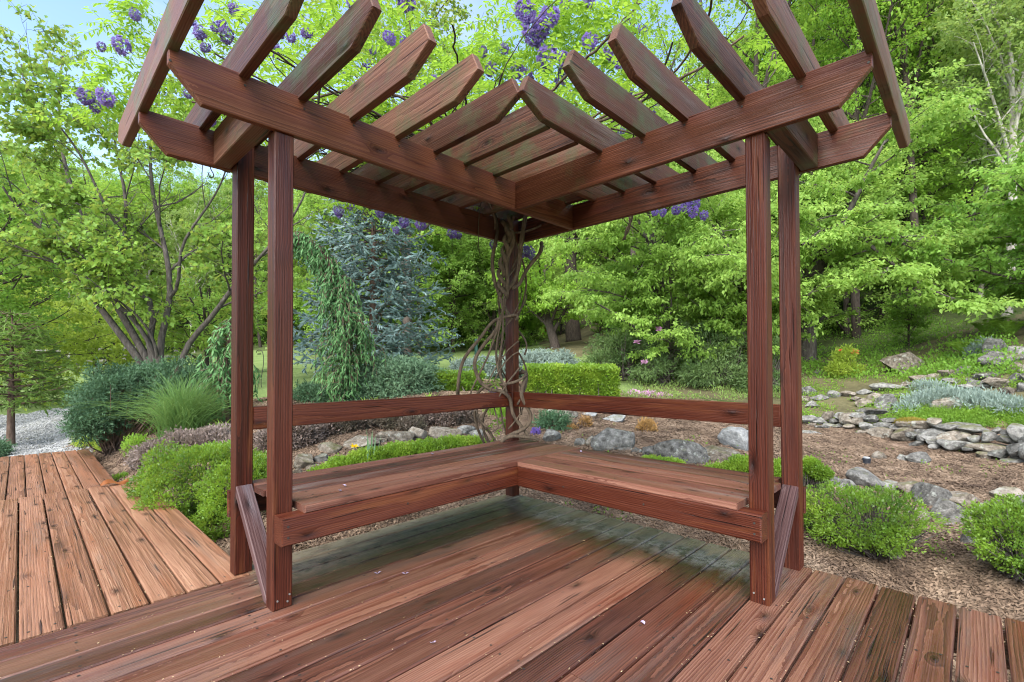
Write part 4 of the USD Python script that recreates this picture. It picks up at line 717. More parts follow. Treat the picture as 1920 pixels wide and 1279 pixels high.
# junipers
def juniper(cells, lab, n, seed, mat=L_JUN, size=.05, name='juniper', shell=.55, rough=.45, m=7, stems=120, asp=.16, up=.35, rnd=.5, base=None):
    r = np.random.default_rng(seed); E_ = [ell(*(snap(q) if 44 <= seed <= 47 else q)) for q in cells]; p, o = rotblob(r, n, E_, shell=shell, rough=rough); b0 = base if base is not None else np.mean([e[0] for e in E_], 0); b0 = np.array([b0[0], b0[1], gz(b0[0], b0[1]) - .03])
    tl = size * 3.2; d = norm(o + [0, 0, up] + r.normal(0, .35, o.shape)); P1 = p + d * tl * r.uniform(.5, 1.2, (len(p), 1)); P1[:, 2] += .0
    v = needles(p, P1, r, m, size, size * asp * 2, .9); s = stems_to(r, b0, p, stems, .016, .5)
    return shrub(name, lab, 'shrub', v, mat, s, B_BROWN)
juniper([(225, 742, 7.6, 66, 40), (310, 732, 7.9, 80, 40), (385, 745, 8.0, 50, 38), (185, 772, 7.3, 42, 32), (165, 800, 7.0, 30, 18), (255, 712, 7.9, 50, 16)], 'wide dark blue green juniper beside the gravel path', 12500, 41, rough=.85, shell=.4, base=on(215, 7.4))
juniper([(748, 715, 9.3, 62, 36), (700, 725, 9.2, 40, 28), (800, 725, 9.4, 30, 26)], 'rounded grey green juniper left of the vine post', 6500, 42, mat=leafmat('sage_needle', [(.1, (.05, .10, .055)), (.5, (.12, .20, .11)), (.9, (.22, .32, .19))], trans=.1), size=.06)
juniper([(905, 696, 11.5, 40, 14), (1000, 686, 11.8, 45, 17), (1050, 682, 12., 22, 14), (865, 696, 11.3, 18, 9), (950, 694, 11.6, 30, 14)], 'spreading silver blue shrub on the lawn behind the vine post', 6500, 43, mat=L_SILV, size=.065, up=.6, asp=.2)
juniper([(1036, 796, 6.6, 24, 12)], 'small blue green juniper right behind the corner post', 500, 44, size=.05, stems=15)
juniper([(590, 742, 8.6, 36, 14), (640, 745, 8.6, 40, 12)], 'low green juniper under the left rail', 2500, 45, size=.05, stems=30)
juniper([(205, 812, 6.6, 22, 26), (195, 822, 6.5, 18, 18)], 'small feathery green shrub by the gravel path', 1500, 46, mat=L_SPRUCE, size=.04, up=1.0, stems=20)
juniper([(-6, 842, 6.2, 14, 12), (-20, 850, 6.0, 22, 14)], 'dark evergreen shrub cut off by the left edge', 900, 47, size=.04, stems=15)
# bronze leucothoe masses
def heath(cells, lab, n, seed, mat=L_HEATH, size=.042, asp=.42, up=.5, name='leucothoe', green=None):
    r = np.random.default_rng(seed); E_ = [ell(*snap(q)) for q in cells]; p, o = rotblob(r, n, E_, shell=.4, rough=.45); p = p[(z_ := p[:, 2] > ground(p[:, 0], p[:, 1]) - .01)]; o = o[z_]; k = r.choice(len(p), min(160, len(p)), replace=False); b = Br()
    for q in p[k]: b.add([[q[0] + r.normal(0, .06), q[1] + r.normal(0, .06), gz(q[0], q[1]) - .03], q], [.006, .002])
    pth = shrub(name, lab, 'shrub', tufts(p, o, r, 5, size, asp, up, .6), mat, b.mesh(4), B_BROWN)
heath([(350, 836, 6.0, 45, 26), (410, 828, 6.1, 45, 26), (300, 850, 5.8, 38, 24), (440, 845, 5.9, 30, 26), (270, 862, 5.6, 24, 16)], 'bronze and grey leaved groundcover behind the left boxwood', 5200, 51)
heath([(565, 812, 6.3, 36, 34), (600, 800, 6.6, 36, 28), (540, 830, 6.0, 24, 26), (505, 835, 6.0, 22, 36)], 'bronze leaved shrub behind the left inner post', 4200, 52)
heath([(640, 795, 6.9, 34, 24), (670, 790, 7.0, 26, 20)], 'grey brown twiggy shrub below the left back rail', 2400, 53)
heath([(735, 785, 7.2, 36, 24), (780, 782, 7.3, 34, 20), (770, 798, 7.0, 24, 16)], 'dusty mauve leaved shrub in the middle below the left rail', 3000, 54)
heath([(835, 782, 7.5, 36, 20), (870, 780, 7.5, 22, 18)], 'dusty mauve leaved shrub nearest the corner post', 1900, 55)
heath([(240, 812, 6.3, 34, 12), (170, 828, 6.2, 26, 10), (200, 838, 5.9, 18, 8), (160, 822, 6.5, 20, 8)], 'low yellow green mat of leaves beside the gravel path', 2200, 56, L_YEL, .03, .5, .6, 'groundcover')
heath([(290, 805, 6.5, 30, 14), (262, 815, 6.3, 26, 10)], 'yellow tipped green shrub in front of the ornamental grass', 1500, 57, leafmat('gold_leaf', [(.1, (.09, .20, .02)), (.55, (.22, .36, .04)), (.95, (.55, .5, .16))]), .035, .35, .8, 'gold_shrub')
heath([(228, 896, 4.9, 14, 6)], 'tiny green plant at the corner of the left deck', 220, 58, L_COVER, .025, .5, .6, 'groundcover')
heath([(258, 838, 5.6, 26, 20)], 'green leaved sprig at the left end of the bronze groundcover', 420, 59, L_BRIGHT, .04, .4, .7, 'leafy_plant')
# ornamental grass and irises
def grass(px, py, d, n, L, spread, lab, seed, mat=L_GRASS, w=.008, name='ornamental_grass', group=None, droop=1.0, foot=.10):
    r = np.random.default_rng(seed); q, _ = hit(px, py) if d is None else (on(px, d), d); b0 = q + np.column_stack([r.normal(0, foot, (n, 2)), np.zeros(n)]); az = r.uniform(0, 2 * np.pi, n); h = np.column_stack([np.cos(az), np.sin(az), 0 * az]); ln = L * r.uniform(.5, 1.15, n); lean = np.abs(r.normal(0, spread, n)); V, F = [], []; K = 6; sd = np.column_stack([-np.sin(az), np.cos(az), 0 * az]) + r.normal(0, .5, (n, 3)); sd = norm(sd)
    for k in range(K):
        t = k / (K - 1); out = lean * t * ln * .75 + droop * .28 * ln * t ** 2.6; up = ln * (t - .42 * droop * t ** 2.8 * np.clip(lean * 1.6 + .25, 0, 1.3)); c = b0 + h * out[:, None] + np.array([0, 0, 1.]) * up[:, None]; ww = (w * (1 - t ** 2) * .5 + .0005); V += [c - sd * ww, c + sd * ww]
    V = np.stack(V, 1); f = []
    for k in range(K - 1): a = 2 * k; f += [[a, a + 2, a + 3], [a, a + 3, a + 1]]
    p = thing(name, lab, 'plant', q, group=group); usdkit.mesh(stage, p + '/blades', (V.reshape(-1, 3) - q, (np.array(f)[None] + (np.arange(n) * 2 * K)[:, None, None]).reshape(-1, 3)), mat); return p
grass(345, 820, 6.9, 1500, 1.05, .55, 'large arching clump of ornamental grass in front of the juniper', 61)
grass(425, 835, 6.6, 90, .35, .6, 'small strappy green plant left of the left posts', 62, L_BRIGHT, .018, 'strap_leaved_plant'); grass(700, 800, 7.4, 60, .34, .4, 'upright green sprigs among the bronze shrubs', 63, L_BRIGHT, .02, 'strap_leaved_plant'); grass(812, 780, 7.8, 50, .32, .4, 'green sword-leaved tuft left of the vine', 64, L_BRIGHT, .02, 'strap_leaved_plant'); grass(935, 790, 7.4, 120, .42, .6, 'grassy green clump behind the corner post', 65, L_BRIGHT, .02, 'strap_leaved_plant')
ir = grass(694, 855, 5.15, 9, .36, .16, 'blue green iris fan with a yellow flower behind the left seat', 66, leafmat('iris_leaf', [(.1, (.10, .20, .09)), (.9, (.24, .36, .2))]), .022, 'iris', None, .2, .05)
grass(722, 850, 5.2, 6, .30, .2, 'small iris fan right of the yellow flower', 67, L_GRASS, .02, 'iris', None, .3, .04)
def blossom(parent, c, s, mat, seed, n=9, name='flower'):
    r = np.random.default_rng(seed); a = r.uniform(0, 2 * np.pi, n); ax = norm(np.column_stack([np.cos(a), np.sin(a), r.uniform(-.5, 1.1, n)])); mesh(parent, name, leaves(np.repeat(np.array(c)[None], n, 0), ax, norm(perp(ax, r) + [0, 0, .8]), s, s * .6, .3, True, .2), mat)
i0 = on(694, 5.15); fl = at(665, 838, 5.12) - i0; blossom(ir, fl, .06, P_YEL, 3); mesh(ir, 'stalk', tube([fl * [0.2, .2, 0], fl * [.8, .8, .5], fl], .004, 5), L_GRASS)
# fern, azalea, silver plants, ground cover on the bank
def fern(px, d, n, L, lab, seed):
    r = np.random.default_rng(seed); q = on(px, d); p = thing('fern', lab, 'fern', q)
    for k in range(n):
        az = 2 * np.pi * k / n + r.normal(0, .2); h = np.array([math.cos(az), math.sin(az), 0]); l = L * r.uniform(.75, 1.1); t = np.linspace(0, 1, 22); P = h * (t * l * .62)[:, None] + np.array([0, 0, 1.]) * (l * (1.05 * t - .60 * t ** 2.6))[:, None]; ds = norm(np.gradient(P, axis=0)); s = np.cross(ds, [0, 0, 1.]); s = norm(s); wv = .17 * l * np.sin(np.pi * np.clip(t * .93 + .06, 0, 1)) ** .8; parts = [tube(P, np.linspace(.005, .001, 22), 4, False)]
        for sg in (-1, 1): parts.append(leaves(P[2:], norm(s[2:] * sg + ds[2:] * .35 + r.normal(0, .06, (20, 3))), norm(np.cross(s[2:], ds[2:]) * 1.0), wv[2:], wv[2:] * .22, .15, True, .1))
        mesh(p, 'frond', join(parts), L_COVER)
fern(1810, 10.4, 13, .62, 'bright green fern beside the pointed boulder', 71); fern(1893, 10.8, 13, .72, 'large fern at the right edge below the dogwood', 72); fern(1850, 11.8, 12, .8, 'fern in shade behind the others at right', 73)
az_ = at(1583, 683, 11.3); p, o = rotblob(np.random.default_rng(74), 520, [(at(1583, 672, 11.3), np.array([.22, .2, .22])), (at(1570, 692, 11.2), np.array([.22, .2, .14])), (at(1600, 695, 11.3), np.array([.2, .2, .14])), (at(1590, 664, 11.3), np.array([.16, .15, .16]))], shell=.3, rough=.4)
q = on(1585, 11.4); sp = shrub('azalea', 'small yellow green azalea with a coral flower on the bank', 'shrub', tufts(p, o, r, 7, .075, .38, .6, .6), L_YEL, stems_to(r, q, p, 40, .012), B_BROWN); blossom(sp, at(1604, 661, 11.2), .09, P_RED, 5, 8); blossom(sp, at(1576, 657, 11.2), .05, P_RED, 6, 6)
def cover(lab, name, n, px0, px1, py0, py1, mat, size, asp, seed, keep=.5, sc=1.6, cat='ground cover', h=.05, up=1.0, m=4):
    r = np.random.default_rng(seed); P = []; gxs, gys = np.linspace(px0, px1, 46), np.linspace(py0, py1, 26); D = np.array([[hit(a, b)[1] for a in gxs] for b in gys]); from scipy.interpolate import RegularGridInterpolator as RG
    I = RG((gys, gxs), D); px, py = r.uniform(px0, px1, n), r.uniform(py0, py1, n); d = I(np.column_stack([py, px])); P = np.array([at(a, b, c) for a, b, c in zip(px, py, d)]); P[:, 2] = ground(P[:, 0], P[:, 1]); k = (meshkit.fbm(P * sc * [1, 1, 0], 4, seed) > keep); P = P[k]; P[:, 2] += r.random(len(P)) * h
    tag(stage.GetPrimAtPath(mesh('/World', name, tufts(P, np.tile([0, 0, 1.], (len(P), 1)), r, m, size, asp, up * .3, .7, spreadp=1.1), mat)), lab, cat, kind='stuff')
cover('fresh green creeping ground cover on the right bank', 'creeping_groundcover', 9500, 1480, 1930, 668, 800, L_COVER, .035, .6, 81, .475)
cover('bright green carpet above the long stone wall at right', 'green_carpet', 6500, 1690, 1930, 770, 806, L_COVER, .035, .5, 82, .33)
cover('patchy weeds and fallen leaves below the woods', 'woodland_weeds', 7500, 1180, 1900, 600, 712, L_DEEP, .07, .6, 83, .42, 1.0)
cover('scattered green seedlings in the mulch', 'seedlings', 1500, 1010, 1900, 775, 1060, L_COVER, .03, .5, 84, .62, 2.5, h=.03)
cover('thin weeds on the bank behind the right rail', 'bank_weeds', 4000, 1120, 1500, 690, 752, L_PALE, .05, .5, 85, .48, 1.2)
for (cells, lab, n, sd) in (([(1790, 745, 8.6, 60, 12), (1850, 755, 8.2, 50, 12), (1730, 755, 8.5, 34, 12), (1900, 765, 7.9, 40, 14), (1700, 770, 8.2, 18, 8)], 'broad drift of silvery painted ferns above the stone wall', 2600, 86), ([(1740, 728, 9.4, 26, 8)], 'small silvery fern among the stones of the bank', 400, 87), ([(1835, 662, 10.3, 20, 12), (1850, 650, 10.6, 16, 10)], 'silvery fern left of the pointed boulder', 500, 88)):
    heath(cells, lab, n, sd, L_SILV, .075, .22, .5, 'silver_fern')
heath([(1212, 803, 8.0, 13, 12)], 'larger dried orange tuft in the mulch behind the right seat', 240, 91, L_DRY, .05, .3, .9, 'dried_plant'); heath([(1098, 795, 8.2, 9, 9)], 'dried tan tuft left of the larger one in the mulch', 130, 92, L_DRY, .045, .3, .9, 'dried_plant'); heath([(1072, 804, 7.6, 7, 5)], 'smallest dried tuft in the mulch near the corner post', 70, 93, L_DRY, .04, .3, .9, 'dried_plant')
heath([(1195, 738, 10.6, 36, 5), (1235, 742, 10.6, 24, 4)], 'low mauve flowering plants just above the right back rail', 90, 94, P_PINK, .04, .7, .9, 'flowering_plant'); heath([(1005, 812, 6.3, 6, 7)], 'small purple flower right beside the corner post', 60, 95, P_PURPLE, .035, .7, .9, 'flowering_plant')
# rhododendrons: open, leggy
def rhodo(cells, basepx, based, lab, n, seed, keepn=.45, flowers=()):
    r = np.random.default_rng(seed); E_ = [ell(*q) for q in cells]; p, o = rotblob(r, n, E_, shell=.35, rough=.5); k = meshkit.fbm(p * 2.4, 3, seed) > keepn; p, o = p[k], o[k]; base = on(basepx, based); s = stems_to(r, base, p, 170, .018, .45, .12)
    pth = shrub('rhododendron', lab, 'shrub', tufts(p, o, r, 7, .10, .30, .1, .55, droop=.15), leafmat(f'rhododendron_leaf_{seed}', [(.1, (.05, .10, .03)), (.5, (.14, .21, .07)), (.9, (.28, .35, .15))], trans=.25, rough=.4), s, B_GREY)
    for i, f in enumerate(flowers): blossom(pth, at(*f), .11, P_PINK, i + 3, 12)
rhodo([(1165, 650, 13., 60, 34), (1130, 680, 12.6, 36, 22)], 1160, 12.8, 'leggy rhododendron left of the pink blooms above the right rail', 1300, 101)
rhodo([(1240, 660, 12.4, 46, 42), (1215, 690, 12., 40, 24)], 1235, 12.2, 'open rhododendron with a few pink blooms above the right rail', 1300, 102, flowers=[(1195, 642, 12.), (1235, 618, 12.), (1208, 680, 11.8)])
rhodo([(1345, 660, 12.0, 60, 44), (1330, 700, 11.6, 60, 22), (1280, 640, 12.4, 40, 30)], 1340, 11.8, 'larger rhododendron just left of the right inner post', 2200, 103, .42, [(1332, 547, 12.4)])
rhodo([(1460, 690, 11.2, 30, 60), (1420, 715, 11., 36, 26)], 1440, 11., 'rhododendron partly hidden behind the right posts', 1300, 104)
# ------------------------------------------------------------------ trees
def tree_parts(trunks, r, leafm, barkm, l1=(1.2, .25, .98, 2.4, .5, .2), l2=(2.2, .15, 1., .9, .15), tw=(7., .38), leaf=(6, .1), aspect=.62, hang=.35, flat=1.0, quad=False, spread1=1.0, zs=.55, sides=(9, 6, 4), show_twigs=True, bias=(0, 0, 0), keepf=None, l1shape=None, wig=.1, rr=.5):
    """trunks: Br. l1 = (branches per metre, from, to, length, start elevation, bend); l2 = (per metre, from, to, length, elevation)."""
    shp = l1shape or (lambda t: math.sin(math.pi * min(1, max(0, .12 + .86 * t))) ** .7)
    b1 = sub(trunks, r, l1[0], l1[1], l1[2], lambda t: l1[3] * (.25 + .75 * shp(t)), l1[4], l1[5], wig, 7, rr, spread1)
    b2 = sub(b1, r, l2[0], l2[1], l2[2], lambda t: l2[3] * (1.1 - .6 * t), l2[4], -.1, .16, 5, .55)
    P0, P1, d = twigs(b2, r, tw[0], tw[1], bias=bias, zs=zs)
    if keepf is not None: k = keepf(P1); P0, P1, d = P0[k], P1[k], d[k]
    lv = leaf_on(P0, P1, d, r, leaf[0], leaf[1], aspect, hang, flat, quad=quad)
    wood_ = [trunks.mesh(sides[0], True), b1.mesh(sides[1]), b2.mesh(sides[2])] + ([segs(P0, P1, .004, .0015)] if show_twigs else [])
    return join(wood_), lv
def plant_tree(name, label, loc, wood_, lv, barkm, leafm, group=None, cat='tree', flatbark=True):
    p = thing(name, label, cat, loc, group=group); mesh(p, 'trunk', (wood_[0] - np.array(loc), wood_[1]), barkm, True); mesh(p, 'crown', (lv[0] - np.array(loc), lv[1]), leafm); return p
def trunk_px(b, pts, r0, r1, n=14, wig=.0):
    P = smooth_path([at(*q) if len(q) == 3 else q for q in pts], n); b.add(P, np.linspace(r0, r1, n)); return P
r = np.random.default_rng(201)
# redbud: many stems fanning from one stool at the left
b = Br(); g0 = on(285, 10.2)
for pts, r0 in (([(262, 676, 10.2), (205, 600, 10.1), (150, 520, 10.0), (118, 470, 9.8), (60, 415, 9.5), (5, 350, 9.2)], .13), ([(280, 680, 10.2), (240, 610, 10.3), (205, 545, 10.5), (180, 480, 10.8), (150, 400, 11.2), (120, 300, 11.6), (110, 200, 12.), (118, 105, 12.2)], .12), ([(292, 678, 10.2), (250, 600, 10.), (195, 548, 9.8), (120, 500, 9.4), (40, 478, 9.)], .08), ([(286, 680, 10.2), (284, 620, 10.2), (278, 560, 10.1), (232, 530, 10.), (232, 440, 10.), (228, 330, 10.2), (215, 220, 10.5)], .10), ([(300, 678, 10.2), (308, 610, 10.2), (318, 560, 10.2), (312, 480, 10.3), (290, 380, 10.5), (282, 280, 10.8), (300, 170, 11.)], .11), ([(295, 678, 10.2), (288, 640, 10.), (255, 590, 9.8), (208, 555, 9.6), (190, 545, 9.4)], .06), ([(340, 675, 10.3), (365, 630, 10.3), (400, 590, 10.2), (425, 555, 10.1), (480, 490, 9.9), (540, 420, 9.6), (580, 340, 9.4)], .10), ([(318, 560, 10.2), (335, 520, 10.), (340, 470, 9.8), (380, 400, 9.6), (420, 330, 9.4), (430, 260, 9.2)], .06), ([(205, 545, 10.5), (165, 470, 10.), (90, 400, 10.), (40, 320, 10.)], .05), ([(232, 440, 10.), (180, 350, 9.8), (130, 260, 9.6), (70, 190, 9.4), (40, 120, 9.4)], .05)):
    P = trunk_px(b, pts, r0 * .62, r0 * .15); P[:, 2] += 0
for i in range(len(b.P)):
    if i not in (7, 8, 9): q = b.P[i]; b.P[i] = np.vstack([[g0[0] + (q[0][0] - g0[0]) * .6, g0[1] + (q[0][1] - g0[1]) * .6, gz(g0[0], g0[1]) - .15], q]); b.R[i] = np.r_[b.R[i][0] * 1.15, b.R[i]]
def redkeep(P):
    rel = P - EYE; dp = rel @ FW; px = 963.2 + FPX * (rel @ RT) / dp; py = 673.2 - FPX * (rel @ UP) / dp; f = meshkit.fbm(P * .9, 3, 12)
    band = ((py > 415) & (py < 545) & (px > 120) & (px < 520)) | (py < 330 - .25 * np.abs(px - 120)); return f > np.where(band, .38, np.where((py > 315) & (py < 425), .63, np.where(px < 260, .45, .53)))
w_, l_ = tree_parts(b, r, L_RED, B_GREY, (1.5, .30, .99, 2.0, .45, .25), (6., .12, 1., .8, .15), (24., .34), (7, .10), .82, .75, .5, keepf=redkeep, sides=(8, 5, 4), wig=.13)
plant_tree('redbud_tree', 'grey barked multi-stemmed tree with heart-shaped leaves fanning over the left lawn', g0, w_, l_, B_GREY, L_RED)
# dogwoods: layered sprays
def layered(base_px, d, H, trunkpts, lab, seed, leafm=L_DOG, barkm=B_GREY, l1=(2.6, .18, 1., 3.0, .12, .0), leaf=(7, .115), name='dogwood_tree', r0=.16, tw=(17., .36), l2=(4.2, .1, 1., 1.0, .02), aspect=.56, hang=.7, keepf=None, quad=False, zs=.3):
    r = np.random.default_rng(seed); b = Br(); g = on(base_px, d)
    if trunkpts:
        for pts, q in trunkpts: P = trunk_px(b, pts, q, q * .25)
        b.P[0] = np.vstack([[b.P[0][0][0], b.P[0][0][1], gz(b.P[0][0][0], b.P[0][0][1]) - .2], b.P[0]]); b.R[0] = np.r_[b.R[0][0] * 1.2, b.R[0]]
    else:
        lean = r.normal(0, .05, 2) * H
        for k in range(3): b.add(smooth_path([g + [0, 0, -.2], g + [lean[0] * .3, lean[1] * .3, H * .3], g + [lean[0] + r.normal(0, .14) * H, lean[1] + r.normal(0, .14) * H, H * r.uniform(.75, 1)]], 12), np.linspace(r0 * (1 if k == 0 else .6), .02, 12))
    w_, l_ = tree_parts(b, r, leafm, barkm, l1, l2, tw, leaf, aspect, hang, 1.4, quad, keepf=keepf, zs=zs, sides=(9, 5, 3), show_twigs=seed == 214); g = np.array(b.P[0][0]); return plant_tree(name, lab, g, w_, l_, barkm, leafm)
layered(1250, 13.0, 6.5, None, 'wide pale green dogwood in the middle with drooping layered sprays', 211, L_DOG, B_GREY, (2.0, .08, 1., 3.0, .08, -.25), (10, .105), r0=.13, tw=(31., .36), zs=.15)
layered(1390, 12.5, 5.0, None, 'lower light green dogwood just left of the right posts', 212, L_DOG, B_GREY, (2.2, .10, 1., 2.4, .08, -.2), (10, .105), r0=.10, tw=(28., .36), zs=.15)
layered(1512, 13.0, 7, [([(1512, 668, 13.), (1511, 600, 13.), (1518, 540, 12.9), (1540, 495, 12.7), (1560, 455, 12.4), (1610, 445, 12.), (1700, 455, 11.4), (1760, 440, 11.)], .24), ([(1511, 600, 13.), (1505, 520, 13.2), (1490, 430, 13.4), (1480, 330, 13.6), (1500, 200, 13.8)], .13), ([(1518, 540, 12.9), (1500, 480, 12.4), (1460, 420, 12.)], .08), ([(1560, 455, 12.4), (1600, 380, 12.2), (1640, 300, 12.), (1700, 210, 11.8)], .08), ([(1610, 445, 12.), (1680, 500, 11.2), (1740, 540, 10.6), (1790, 560, 10.2)], .05)], 'thick trunked dogwood reaching over the bank right of the posts', 213, L_DOG, B_GREY, (1.8, .12, 1., 2.0, .06, -.2), (10, .11), tw=(30., .36), zs=.15)
# a near dogwood whose lower boughs fill the right of the picture
layered(2060, 9.8, 4.4, None, 'nearest dogwood with big fresh leaves spreading in from the right edge', 214, leafmat('fresh_dogwood_leaf', [(.1, (.10, .21, .03)), (.5, (.25, .43, .08)), (.9, (.44, .60, .18))], trans=.45), B_GREY, (1.9, .10, 1., 3.4, .02, -.2), (10, .112), r0=.14, quad=False, tw=(30., .34), l2=(4.6, .1, 1., 1.05, .0), zs=.15)
layered(1700, 17., 7.5, None, 'light green understorey tree behind the thick trunked dogwood', 215, L_BRIGHT, B_DARK, (2.6, .12, 1., 3.2, .12, -.1), (8, .14), 'understorey_tree', tw=(11., .42))
# mid-ground maple on the lawn and the big trunk behind it
layered(1040, 25., 7.5, [([(1042, 652, 25.), (1036, 630, 25.), (1030, 610, 25.), (1020, 560, 25.), (1030, 480, 25.)], .26), ([(1036, 625, 25.), (1055, 590, 25.), (1085, 540, 24.8)], .12), ([(1030, 605, 25.), (1000, 575, 25.), (975, 540, 25.)], .10)], 'vivid green maple with a leaning dark trunk on the lawn behind the vine post', 216, L_BRIGHT, B_DARK, (2.2, .2, 1., 3.4, .2, -.05), (7, .19), 'maple_tree', tw=(15., .5), l2=(3.2, .1, 1., 1.4, .05))
layered(1074, 30., 17., [([(1076, 636, 30.), (1072, 600, 30.), (1070, 500, 30.), (1066, 350, 30.), (1070, 200, 30.)], .50), ([(1070, 450, 30.), (1110, 380, 30.), (1140, 300, 30.)], .16), ([(1070, 420, 30.), (1030, 340, 30.), (1010, 250, 30.)], .16)], 'tall tree with a thick dark trunk behind the leaning maple', 217, L_DEEP, B_DARK, (1.1, .3, 1., 4.0, .4, .0), (6, .24), 'tall_tree', tw=(11., .7), l2=(2.4, .1, 1., 1.8, .1), r0=.4)
# Japanese maple far left, thin bald-cypress-like conifer, green tree cut by the left edge
layered(30, 13.5, 3.6, None, 'yellow green layered maple behind the small conifer at the far left', 218, L_YEL, B_DARK, (3.6, .2, 1., 2.0, .1, -.2), (8, .11), 'japanese_maple', r0=.08, tw=(15., .3))
layered(-40, 10.5, 6.2, None, 'dense green tree cut off by the left edge of the picture', 219, L_DEEP, B_DARK, (3.2, .30, 1., 1.9, .3, .0), (8, .085), 'broadleaf_tree', r0=.12, tw=(16., .3))
layered(180, 17., 3.4, None, 'small yellow green maple behind the redbud stems', 220, L_YEL, B_DARK, (3.2, .15, 1., 2.1, .15, -.15), (7, .13), 'japanese_maple', r0=.08, tw=(13., .34))
layered(385, 15.5, 3.6, None, 'pale green small tree behind the redbud stems left of the posts', 221, L_RED, B_DARK, (3.2, .15, 1., 2.2, .15, -.1), (7, .13), 'understorey_tree', r0=.08, tw=(13., .34))
# conifers
def conifer(px, d, ytop, lab, seed, mat, bark, rad, droop, name, n_wh, twl=.22, nm=16, nl=.035, nw=.006, t0=.06, lean=(0, 0), hang=0.0, per=9., spread=7, pw=.9, l2n=6., l2l=.34, sp=.014):
    r = np.random.default_rng(seed); g = on(px, d); H = at(px, ytop, d)[2] - g[2]; b = Br(); top = g + [lean[0], lean[1], H]; tr = smooth_path([g + [0, 0, -.2], g * .5 + top * .5 + [lean[0] * -.2, lean[1] * -.2, 0], top], 16); b.add(tr, np.linspace(.016 * H + .03, .012, 16)); br = Br()
    for k in range(n_wh):
        t = t0 + (1 - t0) * (k + r.random() * .8) / n_wh; i = int(t * 14.99); p = tr[i] + (tr[i + 1] - tr[i]) * (t * 15 - i)
        for s in range(spread):
            a = 2 * np.pi * (s + r.random() * .8) / spread + k * .7; L = rad * (1 - t) ** pw * r.uniform(.65, 1.12) + .10; h = np.array([math.cos(a), math.sin(a), 0]); u = np.linspace(0, 1, 7); sag = droop * L; br.add(p + h * (L * u)[:, None] * (1 - .25 * hang * u)[:, None] + np.array([0, 0, 1.]) * (L * .12 * u - sag * u ** 1.7 + .14 * L * u ** 4 * (hang < .1))[:, None] + r.normal(0, .015, (7, 3)) * u[:, None], np.linspace(.016, .004, 7))
    if l2n: b2 = sub(br, r, l2n, .15, 1., lambda t: l2l * (1.15 - .5 * t), -.15 - hang, -.35 - hang * 2.2, .1, 5, .6, rmin=.002); al = Br(); al.P, al.R = br.P + b2.P, br.R + b2.R
    else: b2, al = br, br
    P0, P1, dd = twigs(al, r, per, twl, fwd=1.0, rnd=.45 if not hang else .28, bias=(0, 0, -.55 * hang - .05), t0=.12)
    k = np.linalg.norm(P1[:, :2] - g[:2], axis=1) > .12; P0, P1 = P0[k], P1[k]
    q = thing(name, lab, 'tree', g); mesh(q, 'trunk', (lambda v, f: (v - g, f))(*b.mesh(8, True)), bark, True); mesh(q, 'branches', (lambda v, f: (v - g, f))(*join([br.mesh(5), b2.mesh(3)])), bark); v, f = join([spindles(P0, P1, sp * r.uniform(.7, 1.2, len(P0))), needles(P0, P1, r, nm, nl, nw, .7)]); mesh(q, 'needles', (v - g, f), mat); return q
conifer(700, 13., 215, 'blue grey spruce standing on the lawn between the posts', 231, L_BLUE, B_BROWN, 2.45, .10, 'blue_spruce', 30, .15, 3, .05, .013, .02, spread=8, l2n=6., l2l=.5, per=15., pw=.8, sp=.026)
def weeping(pts, Rpx, lab, seed, n, strand=.5, per=15.):
    """A weeping spruce: strands of needles that hang down all round a bent stem."""
    r = np.random.default_rng(seed); b = Br(); tr = smooth_path([at(*q) for q in pts], 24); g = tr[0].copy(); g[2] = gz(g[0], g[1]); tr[0, 2] = g[2] - .2; b.add(tr, np.linspace(.055, .012, 24)); st = Br(); d = pts[0][2]
    for k in range(n):
        t = (k + r.random()) / n; f = t * 22.9; i = int(f); c = tr[i] + (tr[i + 1] - tr[i]) * (f - i); a = r.uniform(0, 6.283); rad = np.interp(t, np.linspace(0, 1, len(Rpx)), Rpx) * d / FPX * (.35 + .65 * r.random() ** .6) * (1 + .3 * math.sin(2 * a + seed + t * 14)); h = np.array([math.cos(a), math.sin(a), 0]); L = strand * r.uniform(.5, 1.4) * (.5 + .5 * min(1, 2.2 * (1 - t))); zmin = gz(*(c + h * rad)[:2]) + .03
        P = np.array([c, c + h * rad * .55 + [0, 0, .06], c + h * rad * .95 + [0, 0, -.03], c + h * (rad * 1.06) + [0, 0, -L * .5], c + h * (rad * 1.02) + r.normal(0, .03, 3) + [0, 0, -L]]); P[:, 2] = np.maximum(P[:, 2], zmin); st.add(smooth_path(P + r.normal(0, .008, P.shape), 9), np.linspace(.008, .003, 9))
    P0, P1, dd = twigs(st, r, per * 1.7, .105, fwd=.7, rnd=.6, bias=(0, 0, -.6), t0=.1); q = thing('weeping_spruce', lab, 'tree', g)
    mesh(q, 'trunk', (lambda v, f: (v - g, f))(*b.mesh(8, True)), B_BROWN, True); mesh(q, 'branches', (lambda v, f: (v - g, f))(*st.mesh(4)), B_BROWN); v, f = join([spindles(P0, P1, .016 * r.uniform(.7, 1.2, len(P0))), needles(P0, P1, r, 5, .03, .008, .8)]); mesh(q, 'needles', (v - g, f), L_SPRUCE); return q
weeping([(655, 745, 8.9), (652, 690, 8.9), (655, 620, 8.9), (640, 550, 8.9), (615, 490, 8.85), (585, 455, 8.8), (560, 440, 8.8), (545, 455, 8.8)], [40, 52, 56, 48, 32, 18, 13, 10], 'weeping spruce with a bent leader hanging in green curtains in front of the blue spruce', 232, 330, .5)
